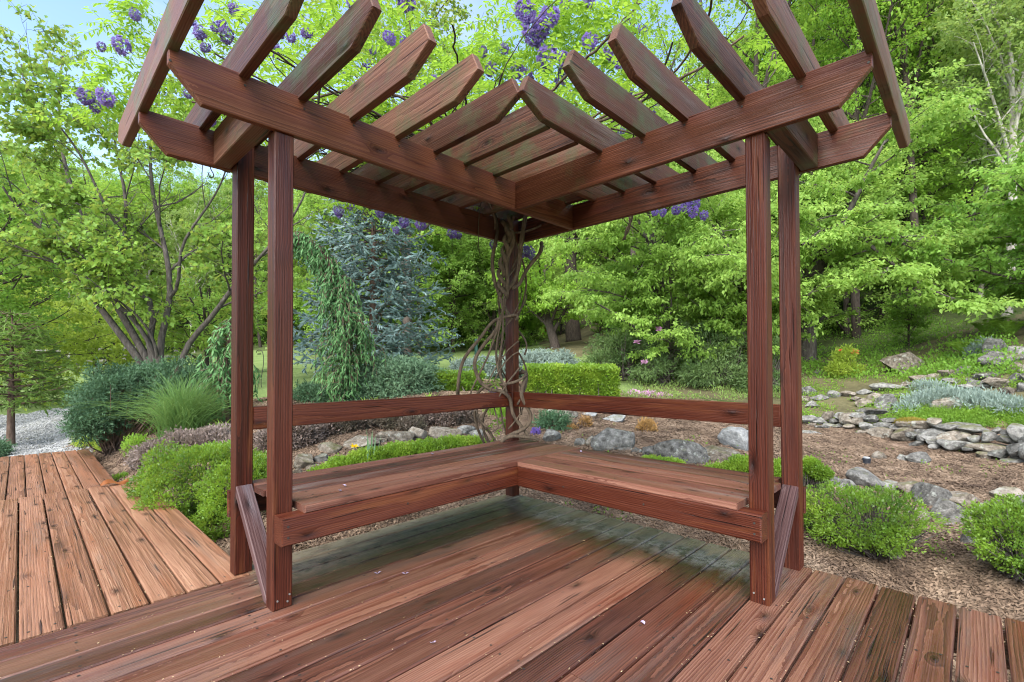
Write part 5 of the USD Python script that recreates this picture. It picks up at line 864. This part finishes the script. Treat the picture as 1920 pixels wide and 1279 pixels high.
weeping([(425, 765, 7.6), (420, 700, 7.6), (428, 640, 7.6), (440, 605, 7.6), (452, 600, 7.6)], [46, 52, 48, 34, 20], 'small weeping spruce behind the left outer post', 234, 100, .4)
conifer(22, 8.6, 585, 'thin feathery conifer with a brown trunk beside the gravel path', 235, leafmat('feathery_needle', [(.1, (.08, .15, .03)), (.5, (.18, .29, .06)), (.9, (.30, .41, .11))]), B_BROWN, .95, .05, 'feathery_conifer', 15, .15, 6, .045, .008, .34, spread=7, per=18., l2n=6., l2l=.34, sp=.009, pw=.45)
# forest: a few kinds of tree, instanced
def kind_tree(nm, seed, H, r0, leafm, barkm, l1, leaf, tw, l2, t_clear=.3, n=3):
    r = np.random.default_rng(seed); b = Br(); top = np.array([r.normal(0, .04) * H, r.normal(0, .04) * H, H]); tr = smooth_path([[0, 0, -.6], [r.normal(0, .02) * H, r.normal(0, .02) * H, H * .4], top], 14); b.add(tr, np.linspace(r0, .03, 14))
    for k in range(n): s = tr[5 + k]; a = r.uniform(0, 6.28); b.add(smooth_path([s, s + [math.cos(a) * H * .06, math.sin(a) * H * .06, H * .14], s + [math.cos(a) * H * .15, math.sin(a) * H * .15, H * r.uniform(.3, .42)]], 8), np.linspace(r0 * .45, .02, 8))
    w_, l_ = tree_parts(b, r, leafm, barkm, l1, l2, tw, leaf, .62, .4, .9, sides=(8, 4, 3), show_twigs=False); path = '/World/' + nm; stage.CreateClassPrim(path); usdkit.mesh(stage, path + '/trunk', w_, barkm, True); usdkit.mesh(stage, path + '/crown', l_, leafm); return path
KT = {'tall': kind_tree('tall_kind', 241, 17., .24, L_BRIGHT, B_DARK, (1.5, .22, 1., 4.6, .35, .05), (8, .155), (11., .6), (2.5, .1, 1., 1.9, .1)),
      'bush': kind_tree('bushy_kind', 242, 7.5, .12, L_DOG, B_DARK, (3.0, .06, 1., 3.2, .2, -.1), (8, .125), (14., .42), (3.1, .1, 1., 1.2, .05), n=4),
      'deep': kind_tree('deep_kind', 243, 14., .28, L_DEEP, B_DARK, (1.7, .25, 1., 4.2, .3, .0), (8, .15), (10.5, .55), (2.4, .1, 1., 1.8, .1)),
      'pale': kind_tree('pale_kind', 244, 12., .16, L_PALE, B_PALE, (1.8, .36, 1., 2.9, .5, .1), (6, .14), (17., .45), (3.4, .1, 1., 1.3, .15)),
      'yel': kind_tree('airy_kind', 245, 13., .16, L_RED, B_DARK, (1.5, .25, 1., 3.3, .5, .1), (7, .13), (10., .5), (2.4, .1, 1., 1.4, .1)),
      'slim': kind_tree('slim_kind', 247, 19., .15, L_BRIGHT, B_DARK, (1.4, .45, 1., 2.8, .4, .05), (7, .15), (9., .5), (2.4, .1, 1., 1.4, .1), n=2),
      'under': kind_tree('low_kind', 246, 2.6, .05, L_DEEP, B_DARK, (6., .02, 1., 1.5, .3, .0), (7, .11), (15., .3), (3.6, .1, 1., .6, .1), n=4)}
def forest(kind, px, d, lab, name, s=1.0, rz=0.0, group=None, cat='tree'):
    g = on(px, d); return copy_of(KT[kind], name, lab, cat, g, rz, group, s)
r = np.random.default_rng(250)
forest('pale', 1886, 14.3, 'white barked birch high on the right hillside', 'birch_tree', (.8, .8, 1.0), 1.)
forest('pale', 1838, 16.5, 'second thinner birch left of the white one', 'birch_tree', (.6, .6, .9), 2.6)
forest('tall', 1607, 16.3, 'straight grey trunked tree right of the curved dogwood limb', 'forest_tree', (.62, .62, 1.0), 3.)
forest('deep', 1815, 17.2, 'dark straight trunk between the birch and the posts on the hillside', 'forest_tree', (.75, .75, 1.1), .5)
forest('deep', 1690, 31., 'dark trunk half hidden by leaves above the mossy boulder', 'forest_tree', 1.2, 2.)
forest('yel', 762, 22., 'tall airy tree with a bare dark trunk behind the blue spruce', 'tall_tree', 1.55, .2)
forest('yel', 868, 44., 'thin second tree beside the tall airy one above the pergola', 'tall_tree', 2.0, 1.9)
for i, (px, d, k, s, lb) in enumerate([(1480, 18.5, 'bush', 1.0, 'bushy light green tree directly behind the right posts'), (1590, 17., 'bush', .9, 'bushy tree above the curved dogwood limb'), (1745, 21.5, 'bush', 1.05, 'bushy light green tree over the ferns at right'), (1990, 19.5, 'bush', 1.1, 'bushy tree leaning in at the upper right edge'), (1660, 23., 'tall', 1.0, 'tall bright green tree above the right end of the pergola'), (1530, 25., 'tall', 1.05, 'tall bright tree between the right rafters'), (1900, 33., 'deep', 1.3, 'dark tall tree in the upper right corner'), (1740, 36., 'tall', 1.2, 'tall pale crown right of the last rafter'), (1400, 30., 'tall', .9, 'tall tree seen under the right beam'), (1290, 26., 'bush', 1.25, 'bushy tree left of the right posts under the beam'), (1180, 33., 'tall', .85, 'bright tall tree right of the maple'), (1350, 40., 'deep', 1.1, 'dark green tree deep in the woods under the right beam'), (2060, 20., 'tall', 1.0, 'tall tree outside the right edge with boughs in view')]):
    forest(k, px, d, lb, 'forest_tree', s, i * 1.3)
ORDN = ['first','second','third','fourth','fifth','sixth','seventh','eighth','ninth','tenth','eleventh','twelfth','thirteenth','fourteenth','fifteenth','sixteenth']
for px, d, s_, lb in ((785, 27, 1.15, 'bright bushy tree at the edge of the lawn just right of the blue spruce'), (850, 29, 1.1, 'bright bushy tree in the middle of the lawn edge'), (925, 30, 1.15, 'bright bushy tree at the lawn edge behind the vine post'), (640, 26, 1.1, 'bright bushy tree behind the weeping spruce')): forest('bush', px, d, lb, 'forest_tree', s_, px)
GT = 'trees at the far edge of the lawn'
for i, px in enumerate([575, 600, 628, 655, 690, 735, 760, 790, 815, 838, 862, 884, 905, 930, 955, 985]):
    forest(('tall', 'deep', 'tall', 'bush')[i % 4], px + r.normal(0, 4), 33 + r.uniform(0, 9), f'slender dark trunked tree at the far edge of the lawn, {ORDN[i]} from the left', 'woodland_edge_tree', r.uniform(.62, .9), i * 2.1, GT)
SL = ['slim straight trunk on the right hillside, %s from the left' % w for w in ORDN]
for i, (px, d) in enumerate([(1215, 20), (1300, 22), (1440, 17), (1560, 20), (1652, 18), (1725, 16), (1780, 20), (1930, 17)]): forest('slim', px, d, SL[i], 'slim_tree', r.uniform(.85, 1.1), px)
GL = 'trees in the wood beyond the left lawn'
for i, (px, d) in enumerate([(-60, 30), (20, 34), (75, 38), (130, 31), (190, 36), (250, 33), (310, 39), (365, 32), (430, 36), (490, 31), (545, 38)]):
    forest(('deep', 'yel', 'bush', 'pale')[i % 4], px, d, f'tree in the shady wood beyond the rail fence, {ORDN[i]} from the left', 'woodland_edge_tree', r.uniform(.6, .85) * (1.25 if i % 4 == 2 else 1), i * 1.7, GL)
def instancer(name, label, cat, protos, items):
    wd = UsdGeom.PointInstancer.Define(stage, '/World/' + name); tag(wd.GetPrim(), label, cat, kind='stuff')
    for k in protos: q = UsdGeom.Xform.Define(stage, f'/World/{name}/{k}_plant'); q.GetPrim().GetReferences().AddInternalReference(KT[k]); wd.CreatePrototypesRel().AddTarget(q.GetPath())
    wd.CreatePositionsAttr(Vt.Vec3fArray([Gf.Vec3f(*map(float, i[0])) for i in items])); wd.CreateProtoIndicesAttr(Vt.IntArray([i[1] for i in items])); wd.CreateOrientationsAttr(Vt.QuathArray([Gf.Quath(math.cos(i[2] / 2), 0, 0, math.sin(i[2] / 2)) for i in items])); wd.CreateScalesAttr(Vt.Vec3fArray([Gf.Vec3f(*map(float, i[3])) for i in items]))
instancer('hillside_undergrowth', 'leafy undergrowth below the trees on the right hillside', 'undergrowth', ['under'], [(on(r.uniform(1180, 2000), r.uniform(13.8, 26.)), 0, r.uniform(0, 6), (r.uniform(.4, 1.0),) * 3) for _ in range(70)] + [(on(r.uniform(1120, 1290), r.uniform(26., 36.)), 0, r.uniform(0, 6), (r.uniform(.5, 1.0),) * 3) for _ in range(14)])
instancer('wood_edge_undergrowth', 'leafy undergrowth at the foot of the wood beyond the left lawn', 'undergrowth', ['under'], [(on(r.uniform(-60, 1000), r.uniform(29, 42.)), 0, r.uniform(0, 6), (r.uniform(.7, 1.4),) * 3) for _ in range(60)])
# the rest of the wood up the hill reads as one mass
items = []
for k in range(330):
    azi = r.uniform(-58, 58); dd = math.exp(r.uniform(math.log(40), math.log(150))) if azi > -12 else math.exp(r.uniform(math.log(30), math.log(130))); a = math.radians(azi) + YAW; x, y = EYE[0] + dd * math.cos(a), EYE[1] + dd * math.sin(a); s = r.uniform(.75, 1.2) * (1.0 if azi < 10 else .82); items.append(((x, y, gz(x, y)), int(r.integers(0, 5)), r.uniform(0, 6.28), (s, s, s * r.uniform(.9, 1.1))))
instancer('woodland', 'dense green wood covering the hillside behind', 'woods', ['tall', 'bush', 'deep', 'pale', 'yel'], items)
# ------------------------------------------------------------------ wisteria
r = np.random.default_rng(301)
wi = thing('wisteria', 'flowering purple wisteria vine twined up the corner post and over the rafters', 'vine')
def pz(px, py, d): return at(px, py, d)
D0 = float((np.array([-.05, -.05, 1.3]) - EYE) @ FW)      # depth of the corner post
def stem(pts, r0, r1, n=40, name='stem', twist=0.0, sides=8):
    P = smooth_path([at(*q) for q in pts], n); k = np.linspace(0, 1, n)
    P = P + (meshkit.fbm(P * 9.0, 2, 3)[:, None] - .5) * .02; mesh(wi, name, tube(P, (r0 + (r1 - r0) * k) * .78 * (1 + .22 * (meshkit.fbm(P * 22, 2, 6) - .5)), sides), B_VINE, True); return P
d = D0
def S(l, dz=-.16): return [(x, y, d + dz if len(q) == 0 else d + q[0]) for x, y, *q in l]
stem(S([(653, 740), (663, 690), (690, 655), (740, 612), (790, 593), (850, 590), (905, 592), (950, 585), (968, 600, -.12), (960, 600, -.02)][4:] and [(858, 742, -.05), (862, 700), (872, 670), (900, 635), (930, 600), (948, 595), (970, 592), (968, 600, -.14)]), .020, .016)
stem(S([(935, 600), (905, 650), (890, 680), (895, 705), (920, 730), (940, 733), (955, 745, -.12), (960, 770, -.12), (978, 800, -.12), (990, 815, -.13)]), .019, .020)
stem(S([(895, 740, -.1), (920, 722), (950, 720), (975, 712), (985, 705, -.10), (978, 695, .05)]), .016, .014)
stem(S([(974, 700, .08), (983, 715, -.10), (978, 740, -.14), (992, 770, -.14), (994, 790, -.14), (975, 808, -.15), (950, 820, -.15), (940, 828, -.14)]), .023, .022)
stem(S([(940, 828, -.14), (965, 818, -.18), (985, 819, -.16), (1010, 826, -.1)]), .021, .017)
stem(S([(942, 415, -.05), (955, 430, -.14), (962, 445, -.14), (952, 480, -.14), (950, 520, -.14), (948, 560, -.13)]), .030, .024)
stem(S([(985, 398, -.10), (982, 425, -.14), (975, 470, -.13), (972, 505, -.1), (958, 535, -.1), (950, 545, -.1)]), .026, .022)
stem(S([(1015, 455, .05), (1000, 490, -.04), (985, 510, -.06), (975, 530, -.08), (960, 540, -.1)]), .024, .02)
stem(S([(925, 400, -.03), (932, 440, -.05), (924, 480, -.12), (926, 520, -.13), (935, 550, -.13), (948, 580, -.12), (960, 598, -.13)]), .022, .018)
for ph in (0, math.pi):         # the twisted pair
    t = np.linspace(0, 1, 60); c = np.array([at(958 - 26 * a if a < .5 else 945 - 6 * math.sin((a - .5) * 6), 405 + 150 * a, d - .15) for a in t]); a_ = t * 22 + ph
    mesh(wi, 'stem', tube(c + RT * (.022 * np.cos(a_))[:, None] + FW * (.022 * np.sin(a_))[:, None], .018, 8), B_VINE, True)
stem(S([(945, 555), (938, 600), (925, 640), (905, 690), (885, 730), (880, 745)]), .012, .010); stem(S([(940, 560), (943, 620), (938, 660), (935, 700), (945, 720), (950, 735)]), .013, .011); stem(S([(948, 560), (932, 640), (933, 690), (942, 712)]), .010, .010)
stem(S([(973, 640, -.1), (950, 660, -.13), (930, 690), (912, 720)]), .009, .007); stem(S([(973, 660, -.1), (955, 672, -.13), (940, 690), (915, 745)]), .009, .007); stem(S([(974, 690, -.08), (962, 705, -.13), (945, 728), (930, 750)]), .011, .009)
stem(S([(895, 765, -.05), (898, 785), (912, 800), (930, 805), (928, 770), (928, 745)]), .010, .008); stem(S([(890, 770, .0), (893, 795, .02), (905, 825, .1), (915, 850, .2)]), .015, .016); stem(S([(915, 765, .0), (905, 790, .03), (912, 820, .1), (935, 850, .2)]), .014, .015); stem(S([(900, 790, .02), (920, 815, .1), (945, 850, .15)]), .016, .016); stem(S([(938, 762, -.02), (945, 800, .0), (955, 835, .1)]), .010, .010)
stem(S([(905, 365, -.2), (898, 410, -.2), (899, 475, -.2)]), .007, .003, 20); stem(S([(893, 355, -.3), (912, 375, -.25), (925, 400, -.2), (928, 430, -.12)]), .011, .012, 20); stem(S([(1020, 420, -.1), (1000, 430, -.13), (975, 436, -.13), (958, 436, -.12)]), .012, .012, 20)
for ph in (0, math.pi):         # twisted stub hanging under the right beam
    t = np.linspace(0, 1, 40); c = np.array([at(1183 + 3 * math.sin(a * 5) - 12 * max(0, a - .72) * 3, 338 + 112 * a, d + .12) for a in t]); a_ = t * 15 + ph
    mesh(wi, 'hanging_stem', tube(c + RT * (.011 * np.cos(a_))[:, None] + FW * (.011 * np.sin(a_))[:, None], np.linspace(.012, .009, 40), 6), B_VINE, True)
# stems running over the rafters
def runner(P, rad, n=36, seed=0):
    P = smooth_path(P, n); rr = np.random.default_rng(seed); P = P + np.cumsum(rr.normal(0, .007, P.shape), 0) * [1, 1, .6]; mesh(wi, 'runner', tube(P, np.linspace(rad, rad * .45, n), 6, False), B_VINE if rad > .012 else B_DARK, True); return P
runs = []
for k in range(60):
    s = np.array([-.05 + r.normal(0, .08), -.05 + r.normal(0, .08), 2.62 + r.random() * .06]); L = r.uniform(1.0, 2.45); ang = r.choice([math.pi + r.normal(-.10, .22), -math.pi / 2 + r.normal(.12, .24), math.radians(225) + r.normal(0, .35)], p=[.52, .28, .20]); h = np.array([math.cos(ang), math.sin(ang), 0]); q = np.array([-h[1], h[0], 0]); pts = [s]
    for t in (.3, .6, 1.0): pts.append(s + h * L * t + q * r.normal(0, .16) + np.array([0, 0, r.uniform(.0, .18) + .06 * t]))
    if k % 7 and pts[-1][0] < -2.5: pts[-1][0] = -2.5
    q_ = pts[-1] - EYE
    if 963 + FPX * (q_ @ RT) / (q_ @ FW) < 230: pts = [p - (np.array([p[0] + 2.2, 0, 0]) if p[0] < -2.2 else 0) for p in pts]
    runs.append(runner(pts, r.uniform(.005, .016), seed=k))
for k in range(26):             # tangled shoots above the left arm
    s = np.array([r.uniform(-2.1, -.6), r.uniform(-.25, .55), 2.63]); a = r.uniform(-1.9, 1.9); h = np.array([math.cos(a), math.sin(a), 0]); L = r.uniform(.5, 1.1); runs.append(runner([s, s + h * L * .4 + [0, 0, r.uniform(.0, .25)], s + h * L * .8 + [0, 0, r.uniform(-.05, .4)], s + h * L + [0, 0, r.uniform(-.1, .35)]], r.uniform(.003, .008), 18, 100 + k))
for px, pts in (('a', [(1205, 0, 4.1), (1180, 30, 4.0), (1150, 60, 4.0), (1120, 85, 4.0), (1085, 90, 4.0)]), ('b', [(1196, 0, 4.1), (1170, 45, 4.05), (1130, 72, 4.0), (1090, 88, 3.95)]), ('c', [(1440, 130, 4.0), (1446, 100, 4.0), (1440, 150, 3.9), (1400, 145, 3.8)]), ('d', [(1290, 50, 4.4), (1297, 90, 4.4), (1290, 130, 4.4), (1310, 170, 4.3)]), ('e', [(1050, 150, 3.6), (1070, 190, 3.55), (1085, 235, 3.5)])): runs.append(runner([at(*q) for q in pts], .007, 20, hash(px) % 7 if False else ord(px)))
for k in range(5):             # thin shoots winding up the post
    rr_ = np.random.default_rng(700 + k); t = np.linspace(0, 1, 30); z0 = rr_.uniform(.5, 1.3); z1 = rr_.uniform(1.6, 2.5); ang = rr_.uniform(0, 6.28) + t * rr_.uniform(3, 9) * rr_.choice([-1, 1]); rad = .085 + .05 * np.abs(np.sin(t * 3.1 + k)); c = np.column_stack([-.055 + rad * np.cos(ang), -.05 + rad * np.sin(ang), z0 + (z1 - z0) * t]); mesh(wi, 'stem', tube(c, np.linspace(.011, .006, 30) * rr_.uniform(.6, 1.3), 6), B_VINE, True)
# compound leaves
def compound(base, dirn, L, rr, npair=5):
    h = norm(np.asarray(dirn, float)); t = np.linspace(0, 1, 8); P = base + h * (t * L)[:, None] + np.array([0, 0, -1.]) * (.22 * L * t ** 2)[:, None]; ds = norm(np.gradient(P, axis=0)); sd = norm(np.cross(ds, [0, 0, 1.]) + 1e-6); parts = [tube(P[::2], [.0022, .0018, .0015, .001], 3, False)]
    ti = np.linspace(.22, .93, npair); ii = (ti * 7).astype(int); pos, ax = [], []
    for sg in (-1, 1): pos.append(P[ii]); ax.append(norm(sd[ii] * sg + ds[ii] * .45 + rr.normal(0, .14, (npair, 3)) + [0, 0, -.25]))
    pos.append(P[-1:]); ax.append(norm(ds[-1:] + [0, 0, -.2])); pos, ax = np.vstack(pos), np.vstack(ax); ln = .052 * rr.uniform(.75, 1.2, len(pos)) * (L / .2) ** .5
    parts.append(leaves(pos, ax, norm(rr.normal(0, .25, pos.shape) + [0, 0, 1.]), ln, ln * .40, .16, True, .12)); return join(parts)
LV, FL = [], []
def spray(px, py, d, sx, sy, sd, n, L=.19, down=.1):
    for _ in range(int(n * 2.1)): c = at(px + r.normal(0, sx), py + r.normal(0, sy), d + r.normal(0, sd)); a = r.uniform(0, 6.28); LV.append((c, np.array([math.cos(a), math.sin(a), r.uniform(-.5, .6) - down]), L * r.uniform(.7, 1.25)))
for q in [(215, 150, 4.0, 34, 34, .12, 26), (185, 195, 4.05, 24, 20, .1, 16), (240, 60, 4.1, 30, 30, .15, 22), (255, 10, 4.1, 22, 12, .15, 10), (420, 30, 4.3, 50, 26, .25, 26), (470, 70, 4.3, 40, 20, .2, 16), (400, 110, 4.4, 50, 30, .2, 20), (380, 170, 4.5, 40, 22, .2, 18), (330, 200, 4.5, 30, 16, .15, 10), (600, 25, 4.4, 34, 22, .25, 26), (660, 70, 4.4, 40, 25, .25, 16), (730, 30, 4.4, 28, 34, .25, 26), (755, 80, 4.4, 26, 22, .2, 14), (560, 100, 4.5, 40, 20, .2, 12), (845, 110, 4.5, 30, 20, .2, 22), (900, 120, 4.5, 34, 20, .2, 28), (960, 105, 4.4, 40, 22, .2, 30), (1010, 60, 4.3, 40, 34, .2, 30), (1080, 40, 4.2, 40, 28, .2, 40), (1050, 120, 4.1, 46, 22, .2, 30), (1120, 30, 4.2, 40, 24, .2, 20), (1160, 95, 4.2, 30, 20, .15, 14), (1000, 10, 4.3, 50, 12, .2, 20), (1130, 140, 4.4, 46, 20, .2, 12), (1200, 150, 4.4, 30, 24, .15, 8), (1330, 95, 4.4, 14, 12, .1, 4), (1415, 70, 4.4, 20, 16, .1, 6), (1440, 130, 4.3, 20, 14, .1, 5), (1340, 165, 4.3, 30, 14, .1, 6), (790, 250, 5.0, 40, 24, .1, 8), (690, 385, 4.95, 50, 10, .1, 12), (635, 375, 4.8, 14, 8, .06, 5), (815, 425, 5.0, 20, 9, .06, 6), (1290, 380, 4.9, 16, 9, .06, 4), (885, 690, 4.25, 22, 10, .05, 5), (925, 715, 4.2, 20, 10, .05, 4), (945, 790, 4.35, 14, 14, .05, 4), (1450, 285, 3.9, 8, 12, .05, 3)]: spray(*q)
near_order = np.argsort([np.linalg.norm(c - EYE) for c, _, _ in LV]); rest = []
for i, k in enumerate(near_order):
    g = compound(LV[k][0], LV[k][1], LV[k][2], r)
    if i < 300: mesh(wi, 'leaf', g, L_WIST)
    else: rest.append(g)
for _ in range(1150):            # foliage lying over the rafters
    P = runs[r.integers(len(runs))]; c = P[r.integers(4, len(P))] + r.normal(0, .09, 3) + [0, 0, r.uniform(0, .35)]
    rel = c - EYE; px = 963.2 + FPX * (rel @ RT) / (rel @ FW)
    if px > 1230 and r.random() < .85: continue
    a = r.uniform(0, 6.28); rest.append(compound(c, [math.cos(a), math.sin(a), r.uniform(-.1, .7)], .19 * r.uniform(.7, 1.2), r, 5))
mesh(wi, 'foliage', join(rest), L_WIST, kind='stuff', label='the further compound leaves of the vine')
def raceme(c, s, seed):
    rr = np.random.default_rng(seed); n = 110; t = rr.random(n) ** .8; a = rr.uniform(0, 6.28, n); rad = s * .46 * np.sin(np.pi * np.clip(t * .86 + .12, 0, 1)) ** .8; p = np.column_stack([np.cos(a) * rad, np.sin(a) * rad, s * (.55 - 1.15 * t)]); o = norm(np.column_stack([np.cos(a), np.sin(a), .25 + 0 * a])); tl = rr.normal(0, .16, 2); p[:, :2] += p[:, 2:] * tl
    v = tufts(p + c, o, rr, 3, s * .20, .72, .2, .6, True, .5, .12, .25); return v
for i, (px, py, d_, s) in enumerate([(228, 86, 3.95, .085), (161, 181, 4.0, .085), (198, 183, 3.95, .09), (178, 200, 4.05, .06), (190, 88, 4.05, .045), (253, 28, 4.1, .06), (440, 20, 4.2, .07), (375, 62, 4.3, .08), (408, 52, 4.35, .07), (425, 66, 4.3, .08), (515, 95, 4.4, .08), (575, 63, 4.2, .065), (395, 228, 4.7, .06), (352, 176, 4.5, .05), (660, 6, 4.0, .06), (762, 4, 4.0, .10), (730, 72, 4.2, .075), (757, 78, 4.2, .05), (640, 140, 4.6, .05), (700, 95, 4.4, .05), (812, 152, 4.5, .06), (795, 160, 4.6, .05), (880, 128, 4.4, .055), (905, 98, 4.4, .06), (945, 92, 4.3, .06), (920, 130, 4.4, .07), (895, 152, 4.5, .065), (970, 132, 4.3, .08), (986, 145, 4.3, .09), (957, 170, 4.5, .07), (985, 22, 4.0, .115), (1000, 60, 4.0, .13), (1030, 32, 3.95, .11), (1015, 55, 4.05, .10), (1025, 108, 4.0, .12), (1066, 118, 3.95, .11), (1106, 78, 4.0, .09), (1055, 138, 4.1, .06), (1048, 158, 4.1, .06), (1150, 95, 4.05, .10), (1163, 116, 4.05, .075), (1105, 4, 4.1, .07), (1060, 3, 4.1, .06), (1205, 55, 4.2, .05), (1227, 205, 4.5, .05), (1165, 250, 4.6, .05), (635, 397, 4.85, .075), (656, 386, 4.9, .06), (712, 400, 5.0, .065), (742, 432, 5.0, .05), (757, 417, 5.0, .075), (789, 421, 5.0, .085), (848, 437, 4.95, .08), (858, 440, 5.0, .06), (925, 458, 4.7, .055), (983, 471, 4.5, .08), (993, 474, 4.5, .075), (1228, 398, 4.7, .05), (1243, 399, 4.7, .05), (1268, 393, 4.8, .07), (1285, 390, 4.85, .07), (1302, 384, 4.85, .085), (1300, 398, 4.8, .075), (1320, 404, 4.8, .06), (1290, 378, 4.9, .06), (925, 733, 4.25, .055), (415, 45, 4.4, .05), (385, 90, 4.45, .06), (545, 70, 4.4, .06), (690, 120, 4.5, .05), (1180, 170, 4.5, .05), (525, 60, 4.4, .06), (360, 40, 4.3, .05)]):
    mesh(wi, 'flower_cluster', raceme(at(px, py, d_ - (.22 if py < 260 else 0)), s * 1.2, 500 + i), P_PURPLE)
# hook screwed under the left rear beam
hk = thing('screw_hook', 'small rusty screw hook under the left end of the rear beam', 'hook', (-2.36, .032, ZB0)); usdkit.mesh(stage, hk + '/hook', tube(smooth_path([(0, 0, .01), (0, 0, -.018), (.009, 0, -.034), (.012, 0, -.05), (.0, 0, -.062), (-.011, 0, -.052), (-.008, 0, -.036)], 22), .0026, 6), M_METAL, True)
